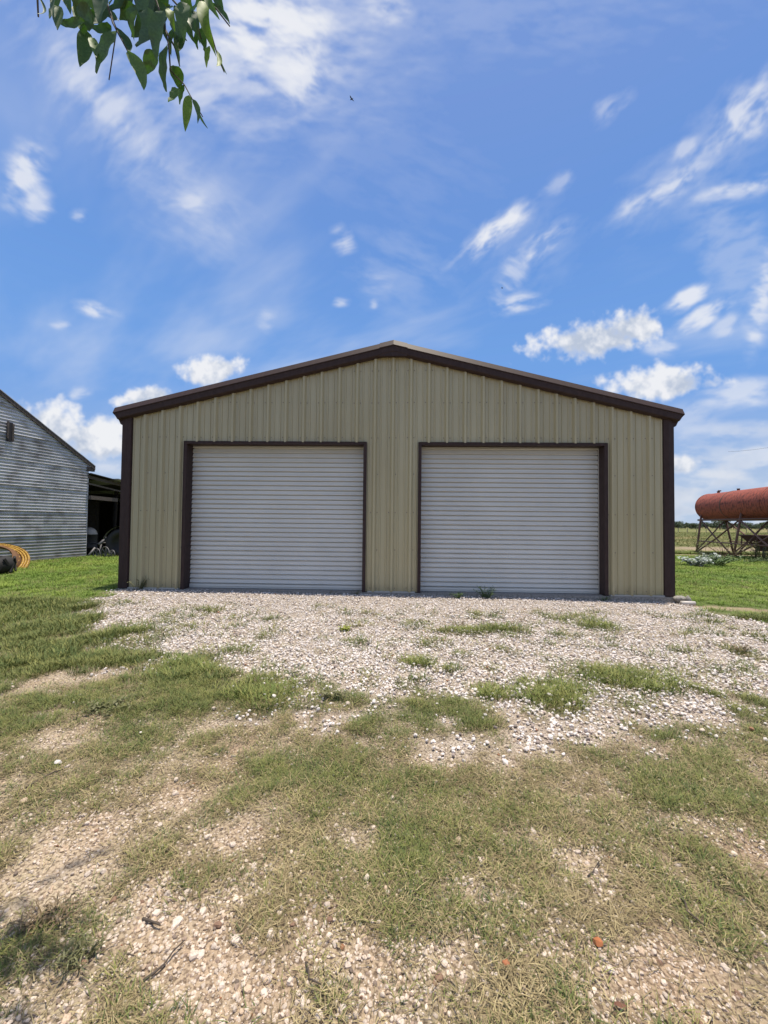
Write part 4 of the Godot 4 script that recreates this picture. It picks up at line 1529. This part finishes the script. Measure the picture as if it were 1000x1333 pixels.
func make_weeds() -> void:
	var green := leaf_mat(Color(0.075, 0.13, 0.03))
	var olive := leaf_mat(Color(0.13, 0.13, 0.05))
	var lime := leaf_mat(Color(0.24, 0.27, 0.03))
	var silver := leaf_mat(Color(0.42, 0.46, 0.44))
	var brown := leaf_mat(Color(0.17, 0.12, 0.065))
	var list := [
		["weed", "leafy weed growing against the tan panel left of the left door", 210, 762, 11, 10, 0.22, 0.22, 0.06, 0.4, olive],
		["weed", "lower bushy green weed at the foot of the right roller door", 597, 779, 12, 16, 0.10, 0.16, 0.04, 0.4, green],
		["weed", "taller feathery green weed at the foot of the right roller door", 633, 778, 13, 22, 0.20, 0.20, 0.045, 0.35, green],
		["weed", "small weed at the right end of the right door sill", 784, 779, 14, 9, 0.08, 0.12, 0.035, 0.4, green],
		["weed", "bright yellow green weed alone in the gravel", 450, 821, 15, 12, 0.05, 0.07, 0.035, 0.6, lime],
		["weed", "sparse dark weed at the sill under the left door's right end", 465, 772, 16, 6, 0.10, 0.10, 0.03, 0.35, olive],
		["weed", "sparse dark weed at the left door sill further from the post", 432, 773, 17, 6, 0.06, 0.12, 0.03, 0.35, olive],
		["weed", "withered grey brown weed lying in the gravel before the middle post", 482, 800, 18, 10, 0.03, 0.2, 0.03, 0.25, brown],
		["weed", "brownish dry weed at the gravel edge on the right", 966, 850, 19, 14, 0.08, 0.12, 0.035, 0.3, brown],
		["weed", "reddish dry weed above the green tuft in the gravel", 598, 815, 20, 12, 0.06, 0.14, 0.03, 0.3, brown],
		["weed", "small olive rosette weed in the gravel near the centre", 432, 912, 21, 14, 0.06, 0.10, 0.035, 0.4, olive],
		["weed", "broad low olive weed in the worn left grass", 140, 925, 22, 16, 0.04, 0.16, 0.035, 0.4, olive],
		["weed", "spiky grass tuft in the bare sand at the lower left", 104, 1252, 23, 12, 0.05, 0.06, 0.04, 0.09, olive],
		["weed", "dry brown grass tuft in the bare sand at the lower left", 60, 1200, 24, 16, 0.04, 0.08, 0.035, 0.14, brown],
	]
	for w in list:
		var p := gnd(w[2], w[3])
		if p.z < 0.09 and absf(p.x) < 4.6:
			p.z = 0.09
		var o := put(weed(w[4], w[5], w[6], w[7], w[8], w[9]), w[0], w[10], self)
		o.position = Vector3(p.x, height(p.x, p.z), p.z)
		tag(o, w[1], "weed")
	# plants round the tank stand
	var big := [
		["silver_leaf_plant", "clump of silvery white leaved plant in front of the tank legs", 906, 733, 12.4, 31, 24, 0.30, 0.42, 0.16, 0.5, silver],
		["silver_leaf_plant", "second silvery leaved clump nearer the tank leg", 924, 727, 13.4, 32, 20, 0.32, 0.36, 0.15, 0.5, silver],
		["weed", "dark green leafy weed among the silvery plants", 930, 732, 12.6, 33, 34, 0.36, 0.65, 0.12, 0.5, green],
		["weed", "tall thin weed standing before the far tank leg", 914, 727, 13.8, 34, 9, 1.1, 0.30, 0.10, 0.3, olive],
		["weed", "dry brown weeds between the tank legs", 946, 722, 15.5, 35, 26, 0.75, 0.7, 0.09, 0.25, brown],
		["bush", "dark twiggy bush below the hopper", 992, 722, 14.6, 36, 60, 0.75, 0.62, 0.08, 0.5, olive],
		["weed", "low green weeds under the tank frame", 965, 726, 14.0, 37, 30, 0.22, 0.9, 0.10, 0.4, green],
	]
	for w in big:
		var p := at(w[2], w[3], w[4])
		var o := put(weed(w[5], w[6], w[7], w[8], w[9], w[10]), w[0], w[11], self)
		o.position = Vector3(p.x, height(p.x, p.z), p.z)
		tag(o, w[1], "bush" if w[0] == "bush" else "plant" if w[0] == "silver_leaf_plant" else "weed")

# ------------------------------------------------------------------ small things on the ground
func make_litter() -> void:
	var st: SurfaceTool
	var p := gnd(888, 782)
	var c := put(stone_mesh(501, 2), "concrete_chunk", M.concrete, self)
	c.transform = Transform3D(Basis(Vector3.UP, 0.3).scaled(Vector3(0.24, 0.22, 0.20)), Vector3(p.x, height(p.x, p.z) + 0.055, p.z - 0.05))
	tag(c, "grey broken concrete chunk at the garage's right corner", "concrete chunk")
	var c2 := put(stone_mesh(505, 2), "concrete_chunk", M.concrete, self)
	c2.transform = Transform3D(Basis(Vector3.UP, 1.3).scaled(Vector3(0.15, 0.25, 0.14)), Vector3(p.x + 0.14, height(p.x, p.z) + 0.06, p.z - 0.05))
	tag(c2, "smaller upright concrete chunk beside the larger corner chunk", "concrete chunk")
	st = new_st(true)
	tube(st, [Vector3(-0.10, 0, 0), Vector3(0.10, 0, 0.015)], [0.034, 0.034], 16)
	var pipe := obj("pipe_offcut", st, mat(lin(0.50, 0.46, 0.42), 0.5), self)
	pipe.position = Vector3(p.x + 0.03, height(p.x, p.z) + 0.03, p.z + 0.08)
	tag(pipe, "short pale pipe offcut lying before the concrete chunks", "pipe")
	# fallen twigs
	var bark := mat(lin(0.075, 0.058, 0.045), 0.9)
	var twigs := [
		["thin dark twig slanting across the gravel at the lower left", [186, 1280], [214, 1258], [240, 1228], 0.0028],
		["short stout grey stick on the edge of the left grass", [186, 1195], [198, 1200], [209, 1206], 0.0035],
		["curled dark root lying in the lower left stones", [155, 1258], [162, 1245], [177, 1249], 0.0022],
		["curved green brown stem on the right bare strip", [885, 1165], [895, 1190], [918, 1210], 0.003],
		["dark twig lying on the grass at the left edge", [30, 1030], [55, 1016], [82, 1005], 0.004],
		["thin straight twig in the stony patch right of the centre", [765, 1140], [775, 1130], [783, 1122], 0.002],
		["pale forked twig beside the sandy strip", [84, 1172], [92, 1167], [98, 1164], 0.003],
		["bent twig among the stones at the bottom centre", [398, 1262], [402, 1285], [418, 1296], 0.0025],
	]
	for t in twigs:
		st = new_st(true)
		var pts := []
		var rad := []
		for i in 3:
			var g := gnd(t[i + 1][0], t[i + 1][1])
			pts.append(Vector3(g.x, height(g.x, g.z) + 0.006 + 0.004 * i, g.z))
			rad.append(t[4] * (1.15 - 0.3 * i))
		var mid1: Vector3 = pts[0].lerp(pts[1], 0.5) + Vector3(0.004, 0.003, 0.003)
		var mid2: Vector3 = pts[1].lerp(pts[2], 0.5) + Vector3(-0.003, 0.004, 0.002)
		tube(st, [pts[0], mid1, pts[1], mid2, pts[2]], [rad[0], rad[0], rad[1], rad[1], rad[2]], 6)
		tube(st, [mid2, mid2 + Vector3(0.014, 0.008, -0.012)], [rad[2] * 0.7, rad[2] * 0.3], 5)
		tag(obj("twig", st, bark, self), t[0], "twig")
	# orange brick fragment and dead leaf
	var g := gnd(778, 1234)
	var br := put(stone_mesh(611, 2), "brick_fragment", mat(lin(0.36, 0.13, 0.05), 0.9), self)
	br.transform = lying(Vector3(g.x, height(g.x, g.z) + 0.008, g.z), 0.034, 0.1)
	tag(br, "orange brick fragment among pale stones right of the centre", "brick fragment")
	g = gnd(659, 1260)
	br = put(stone_mesh(612, 2), "brick_fragment", mat(lin(0.34, 0.13, 0.06), 0.9), self)
	br.transform = lying(Vector3(g.x, height(g.x, g.z) + 0.006, g.z), 0.024, 0.1)
	tag(br, "smaller orange brick fragment at the foot of a grass tuft", "brick fragment")
	g = gnd(808, 1317)
	st = new_st(true)
	leaf_shape(st, Vector3(-0.018, 0.003, 0), Vector3(0.018, 0.005, 0.008), Vector3.UP, 0.013, 0.005)
	var lf := obj("dead_leaf", st, mat(lin(0.14, 0.06, 0.035), 0.8), self)
	lf.position = Vector3(g.x, height(g.x, g.z) + 0.006, g.z)
	tag(lf, "curled red brown dead leaf at the bottom right", "leaf")

# ------------------------------------------------------------------ branch overhead
func leaf_shape(st: SurfaceTool, a: Vector3, b: Vector3, face: Vector3, width: float, bend: float) -> void:
	var d := b - a
	var side := d.cross(face).normalized()
	var up := side.cross(d).normalized()
	var n := 10
	var rows := []
	for i in n + 1:
		var t := float(i) / n
		var w := width * 0.5 * pow(sin(PI * pow(t, 0.8)), 0.75) * (1.0 - 0.25 * t) + 0.0006
		var c := a + d * t + side * bend * sin(PI * t) + up * bend * 0.7 * sin(PI * t) - up * t * t * bend * 0.6
		var wave := sin(t * 17.0 + bend * 300.0) * width * 0.05
		rows.append([c - side * w + up * (w * 0.45 + wave), c, c + side * w * 0.9 + up * (w * 0.45 - wave)])
	for i in n:
		for k in 2:
			quad(st, rows[i][k], rows[i][k + 1], rows[i + 1][k + 1], rows[i + 1][k], up)

func make_branch() -> void:
	var root := at(190, -60, 1.28)
	var t := thing("overhanging_branch", "green leafy tree branch hanging down at the top left", "branch", root)
	var inv := t.transform.affine_inverse()
	var mats := []
	for c in [Color(0.09, 0.16, 0.085), Color(0.11, 0.19, 0.08), Color(0.14, 0.23, 0.07), Color(0.22, 0.32, 0.045)]:
		var m := mat(c.linear_to_srgb(), 0.58)
		m.backlight_enabled = true
		m.backlight = Color(c.r * 2.4, c.g * 2.6, c.b * 0.9).linear_to_srgb()
		triplanar(m, noise_tex(0.03, [[0.0, Color(0.75, 0.78, 0.7)], [1.0, Color(1, 1, 1)]], 71, 256, 4), Vector3(14, 14, 14))
		mats.append(m)
	var bark := mat(lin(0.085, 0.075, 0.055), 0.85)
	# stems, through the points where the leaves join
	var st: SurfaceTool
	for s in [
		[[40, -60], [90, -30], [140, 5], [152, 38], [142, 104]],
		[[100, -50], [135, -10], [147, 30], [166, 66], [176, 74]],
		[[170, -60], [200, -10], [216, 40], [220, 62], [222, 92], [240, 110], [252, 132], [264, 152]],
		[[216, 40], [228, 62], [234, 86]],
		[[230, -50], [255, -10], [266, 8], [274, 40], [285, 78], [292, 94]],
		[[266, 0], [282, 12], [299, 34]],
		[[200, -40], [225, 0], [258, 36], [262, 50]],
		[[48, -20], [50, 22]]]:
		st = new_st(true)
		var pts := []
		var rad := []
		for i in s.size():
			pts.append(inv * at(s[i][0], s[i][1], 1.28 + 0.02 * sin(i * 1.7)))
			rad.append(0.0034 - 0.0022 * i / s.size())
		tube(st, pts, rad, 6)
		obj("twig", st, bark, t)
	var leaves := [
		[50, -6, 50, 23, 3, 0], [80, 10, 64, 23, 10, 1], [110, 27, 75, 30, 12, 1], [128, 14, 155, 27, 17, 0], [112, 38, 104, 88, 18, 1], [118, 48, 126, 76, 11, 2],
		[72, -4, 72, 32, 4, 0], [145, 34, 118, 38, 15, 1], [152, 40, 125, 95, 21, 1], [150, 35, 168, 72, 12, 0], [166, 66, 189, 121, 16, 2], [176, 7, 156, 26, 17, 1],
		[192, 10, 180, 66, 25, 0], [213, 14, 203, 78, 20, 0], [202, 66, 190, 97, 17, 1], [222, 6, 200, 42, 12, 3], [224, 14, 228, 38, 10, 3], [226, 48, 235, 87, 4, 1],
		[218, 58, 216, 119, 20, 1], [226, 85, 234, 117, 17, 2], [229, 114, 220, 135, 15, 2], [240, 110, 234, 136, 9, 1], [246, 124, 241, 171, 11, 3], [251, 129, 259, 163, 7, 1],
		[257, 140, 270, 167, 3, 1], [229, 8, 240, 50, 13, 0], [244, 5, 240, 52, 17, 1], [262, 2, 250, 52, 22, 2], [235, 36, 233, 57, 5, 0], [261, 37, 270, 71, 17, 2],
		[260, 40, 257, 64, 8, 2], [272, 60, 269, 88, 8, 3], [272, 4, 281, 66, 15, 3], [275, 3, 300, 34, 6, 1], [283, 66, 282, 89, 6, 3], [286, 76, 295, 95, 3, 2],
		[170, -20, 140, 18, 20, 0], [95, -22, 70, 14, 18, 0], [120, -24, 100, 20, 20, 1], [140, -20, 128, 30, 20, 0], [185, -26, 186, 30, 20, 0], [205, -24, 196, 26, 22, 0],
		[160, -30, 168, 16, 18, 1], [225, -28, 216, 20, 20, 0], [240, -30, 250, 16, 20, 1], [255, -30, 246, 18, 22, 0], [265, -26, 270, 14, 18, 2], [80, -30, 92, 16, 18, 1],
		[110, -30, 122, 12, 20, 0], [150, -34, 146, 10, 20, 0], [196, 0, 212, 48, 18, 0], [186, 12, 172, 50, 16, 0], [100, 8, 122, 32, 18, 0], [130, 20, 108, 46, 16, 1]]
	for i in 22:
		var x := rng.randf_range(70, 290)
		var y := rng.randf_range(-25, 18) + (18.0 if x > 140 and x < 250 else 0.0)
		leaves.append([x, y, x + rng.randf_range(-16, 16), y + rng.randf_range(26, 42), rng.randf_range(9, 15), rng.randi() % 3])
	for l in leaves:
		st = new_st(true)
		var d := 1.28 + rng.randf_range(-0.09, 0.09)
		var a := inv * at(l[0], l[1], d)
		var b := inv * at(l[2], l[3], d + rng.randf_range(-0.03, 0.03))
		var face := (cam_basis.z + Vector3(rng.randfn() * 0.4, rng.randfn() * 0.3 - 0.1, 0)).normalized()
		leaf_shape(st, a, b, face, l[4] * 1.12 / 520.0 * d, (b - a).length() * rng.randf_range(-0.16, 0.16))
		obj("leaf", st, mats[l[5]], t)
	# rest of the branch, out of view, placed to shade the near ground
	var limb := new_st(true)
	var trunk_end := Vector3(-0.9, 2.1, 2.4)
	var fork := Vector3(-0.3, 1.05, 0.6)
	tube(limb, [trunk_end, Vector3(-0.6, 1.6, 1.4), fork, Vector3(-0.1, 0.45, 0.15), Vector3(0.0, 0.02, 0.0)], [0.035, 0.026, 0.018, 0.008, 0.003], 8)
	for q in [[30, -60], [100, -50], [170, -60], [230, -50], [265, -8], [200, -40], [48, -20]]:
		var e: Vector3 = inv * at(q[0], q[1], 1.28)
		tube(limb, [Vector3(-0.1, 0.45, 0.15), Vector3(-0.06, 0.22, 0.07).lerp(e, 0.4), e], [0.006, 0.004, 0.003], 6)
	st = new_st(true)
	for i in 34:
		var q := Vector3(rng.randfn() * 0.5 - 0.3, absf(rng.randfn()) * 0.45 + 0.85, rng.randfn() * 0.38 + 0.5)
		var from := fork.lerp(trunk_end, rng.randf() * 0.5)
		var mid := from.lerp(q, 0.55) + Vector3(0, 0.06, 0)
		tube(limb, [from, mid, q], [0.008, 0.005, 0.002], 5)
		for k in 15:
			var p := mid.lerp(q, 0.15 + 0.85 * k / 14.0)
			var dir := Vector3(rng.randfn(), rng.randfn() - 0.8, rng.randfn()).normalized() * rng.randf_range(0.09, 0.14)
			leaf_shape(st, p, p + dir, Vector3(rng.randfn(), rng.randfn(), 1).normalized(), 0.032, 0.012)
	obj("limb", limb, bark, t)
	var fol := obj("unseen_foliage", st, mats[1], t)
	fol.set_meta("kind", "stuff")

# ------------------------------------------------------------------ distance
func far_tree(seed_: int) -> Array:
	var r := RandomNumberGenerator.new()
	r.seed = seed_
	var st := new_st(true)
	tube(st, [Vector3(0, -0.3, 0), Vector3(0.1, 1.2, 0), Vector3(0.0, 3.0, 0.1)], [0.3, 0.22, 0.12], 7)
	for k in 4:
		var a := TAU * k / 4.0 + r.randf()
		tube(st, [Vector3(0.05, 1.4 + 0.3 * k, 0), Vector3(cos(a) * 1.6, 2.6 + 0.4 * k, sin(a) * 1.6)], [0.13, 0.05], 5)
	var trunk := mesh_of(st)
	st = new_st()
	for c in 15:
		var a := r.randf() * TAU
		var q := sqrt(r.randf()) * 2.3
		var o := Vector3(cos(a) * q, r.randf_range(1.7, 4.4) - q * 0.25, sin(a) * q)
		var rad := r.randf_range(0.7, 1.3)
		for i in 80:
			var d := Vector3(r.randfn(), r.randfn(), r.randfn()).normalized()
			var p := o + d * rad * r.randf_range(0.6, 1.1) * Vector3(1, 0.8, 1)
			var u := Vector3(r.randfn(), r.randfn(), r.randfn()).normalized()
			var v := u.cross(d).normalized()
			var s := r.randf_range(0.14, 0.30)
			var tint := r.randf_range(0.6, 1.35)
			st.set_color(Color(tint, tint, tint))
			tri(st, p - u * s, p + v * s, p + u * s, d)
	return [trunk, mesh_of(st)]

func make_distance() -> void:
	var bark := mat(lin(0.10, 0.085, 0.07), 0.9)
	var crowns := [leaf_mat(Color(0.055, 0.085, 0.034)), leaf_mat(Color(0.068, 0.10, 0.036)), leaf_mat(Color(0.045, 0.075, 0.034))]
	var kinds := []
	for i in 4:
		kinds.append(far_tree(900 + i))
	var protos := []
	for i in 34:
		var px := 868.0 + i * 4.6 + rng.randf_range(-1.5, 1.5)
		var depth := rng.randf_range(190.0, 260.0)
		var p := at(px, 690, depth)
		var o: Node3D
		if i < 4:
			o = thing("tree", "low round green tree in the line across the far field", "tree", Vector3.ZERO, 0.0, "trees along the far edge of the field")
			put(kinds[i][0], "trunk", bark, o)
			put(kinds[i][1], "crown", crowns[i % 3], o)
			protos.append(o)
		else:
			o = protos[i % 4].duplicate()
			o.name = numbered("tree")
			add_child(o)
		o.position = Vector3(p.x, height(p.x, p.z) - 0.3, p.z)
		o.rotation.y = rng.randf() * TAU
		var s := rng.randf_range(0.75, 1.15)
		o.scale = Vector3(s * 1.15, s * rng.randf_range(0.8, 1.05), s * 1.15)
	# wire fence along the field
	var post_m := mat(lin(0.16, 0.14, 0.12), 0.9)
	var p0 := at(860, 690, 95.0)
	var p1 := at(1060, 690, 80.0)
	var f := thing("wire_fence", "thin wire fence on grey posts crossing the far field", "fence", Vector3(p0.x, height(p0.x, p0.z), p0.z))
	var ends := []
	for i in 16:
		var q := p0.lerp(p1, i / 15.0)
		q.y = height(q.x, q.z)
		var l := q - f.position
		var st := new_st()
		tube(st, [l - Vector3(0, 0.3, 0), l + Vector3(0.02, 1.3, 0)], [0.06, 0.055], 6)
		obj("post", st, post_m, f)
		ends.append(l)
	for y in [0.35, 0.8, 1.2]:
		var st := new_st()
		var pts := []
		var rad := []
		for e in ends:
			pts.append(e + Vector3(0, y, 0.07))
			rad.append(0.008)
		tube(st, pts, rad, 4, false)
		obj("wire", st, post_m, f)
	# overhead wire, far right
	var st := new_st()
	var a := at(948, 588, 90.0)
	var b := at(1130, 546, 70.0)
	var pts := []
	var rad := []
	for i in 13:
		var t := i / 12.0
		pts.append(a.lerp(b, t) - Vector3(0, 4.0 * t * (1.0 - t) * 1.2, 0))
		rad.append(0.022)
	tube(st, pts, rad, 5, false)
	# pole that carries it
	var w := obj("overhead_wire", st, mat(lin(0.05, 0.05, 0.055), 0.7), self)
	tag(w, "thin dark overhead wire crossing the sky above the tank", "wire")
	# birds
	var bm := mat(lin(0.02, 0.02, 0.022), 0.8)
	for q in [[458, 129, "small dark bird flying high above the ridge", 1.0], [654, 375, "tiny dark bird against the cloud right of the ridge", 0.55]]:
		st = new_st(true)
		tube(st, [Vector3(-0.16, 0, 0), Vector3(-0.10, 0, 0), Vector3(0.0, 0.0, 0), Vector3(0.10, 0.01, 0), Vector3(0.16, 0.02, 0), Vector3(0.20, 0.015, 0)], [0.03, 0.02, 0.045, 0.04, 0.03, 0.004], 8)
		for s in [-1.0, 1.0]:
			var r0 := [Vector3(0.08, 0.02, 0.02 * s), Vector3(-0.05, 0.02, 0.02 * s)]
			var r1 := [Vector3(0.09, 0.10, 0.17 * s), Vector3(-0.03, 0.09, 0.17 * s)]
			var r2 := Vector3(-0.04, 0.05, 0.36 * s)
			quad(st, r0[0], r0[1], r1[1], r1[0], Vector3.UP)
			tri(st, r1[0], r1[1], r2, Vector3.UP)
		var o := obj("bird", st, bm, self)
		var p := at(q[0], q[1], 40.0)
		o.transform = Transform3D(Basis(Vector3.UP, 2.6).scaled(Vector3.ONE * q[3]), p)
		tag(o, q[2], "bird")

# ------------------------------------------------------------------ build
func _ready() -> void:
	rng.seed = 20240611
	# camera
	var cam := Camera3D.new()
	cam.name = "camera"
	cam.position = CAM
	cam_basis = Basis(Vector3.UP, 0.0287) * Basis(Vector3.RIGHT, 0.0269) * Basis(Vector3.BACK, 0.0107)
	cam.basis = cam_basis
	cam.fov = rad_to_deg(2.0 * atan(666.5 / 520.0))
	cam.near = 0.05
	cam.far = 4000.0
	add_child(cam)
	cam.current = true
	# sky, exposure
	var we := WorldEnvironment.new()
	we.name = "world_environment"
	var env := Environment.new()
	env.background_mode = Environment.BG_SKY
	var sky := Sky.new()
	var pan := PanoramaSkyMaterial.new()
	pan.panorama = make_sky()
	pan.energy_multiplier = 0.64
	sky.sky_material = pan
	env.sky = sky
	env.tonemap_mode = Environment.TONE_MAPPER_LINEAR
	env.tonemap_exposure = 1.56
	env.sdfgi_enabled = true
	env.ssao_enabled = true
	env.ssil_enabled = true
	we.environment = env
	add_child(we)
	# sun: high, just behind the garage front
	var sun := DirectionalLight3D.new()
	sun.name = "sun"
	sun.light_energy = 1.2
	sun.light_color = Color(1.0, 0.96, 0.89)
	sun.light_angular_distance = 0.5
	sun.shadow_enabled = true
	var to_sun := Vector3(0.105, 1.0, -0.03).normalized()
	sun.basis = Basis.looking_at(-to_sun, Vector3(0, 0, -1))
	add_child(sun)

	n_low.seed = 4
	n_low.frequency = 0.9
	n_low.fractal_octaves = 3
	n_mid.seed = 9
	n_mid.frequency = 3.2
	n_mid.fractal_octaves = 4
	n_mid.fractal_gain = 0.6
	prepare_spots()
	# setting and buildings
	var ground := make_ground()
	make_garage()
	make_barn()
	make_lean_to()
	make_tank()
	make_distance()
	# things
	make_wheel()
	make_implements()
	make_weeds()
	make_branch()
	make_litter()
	make_stones(ground)
	make_grass()
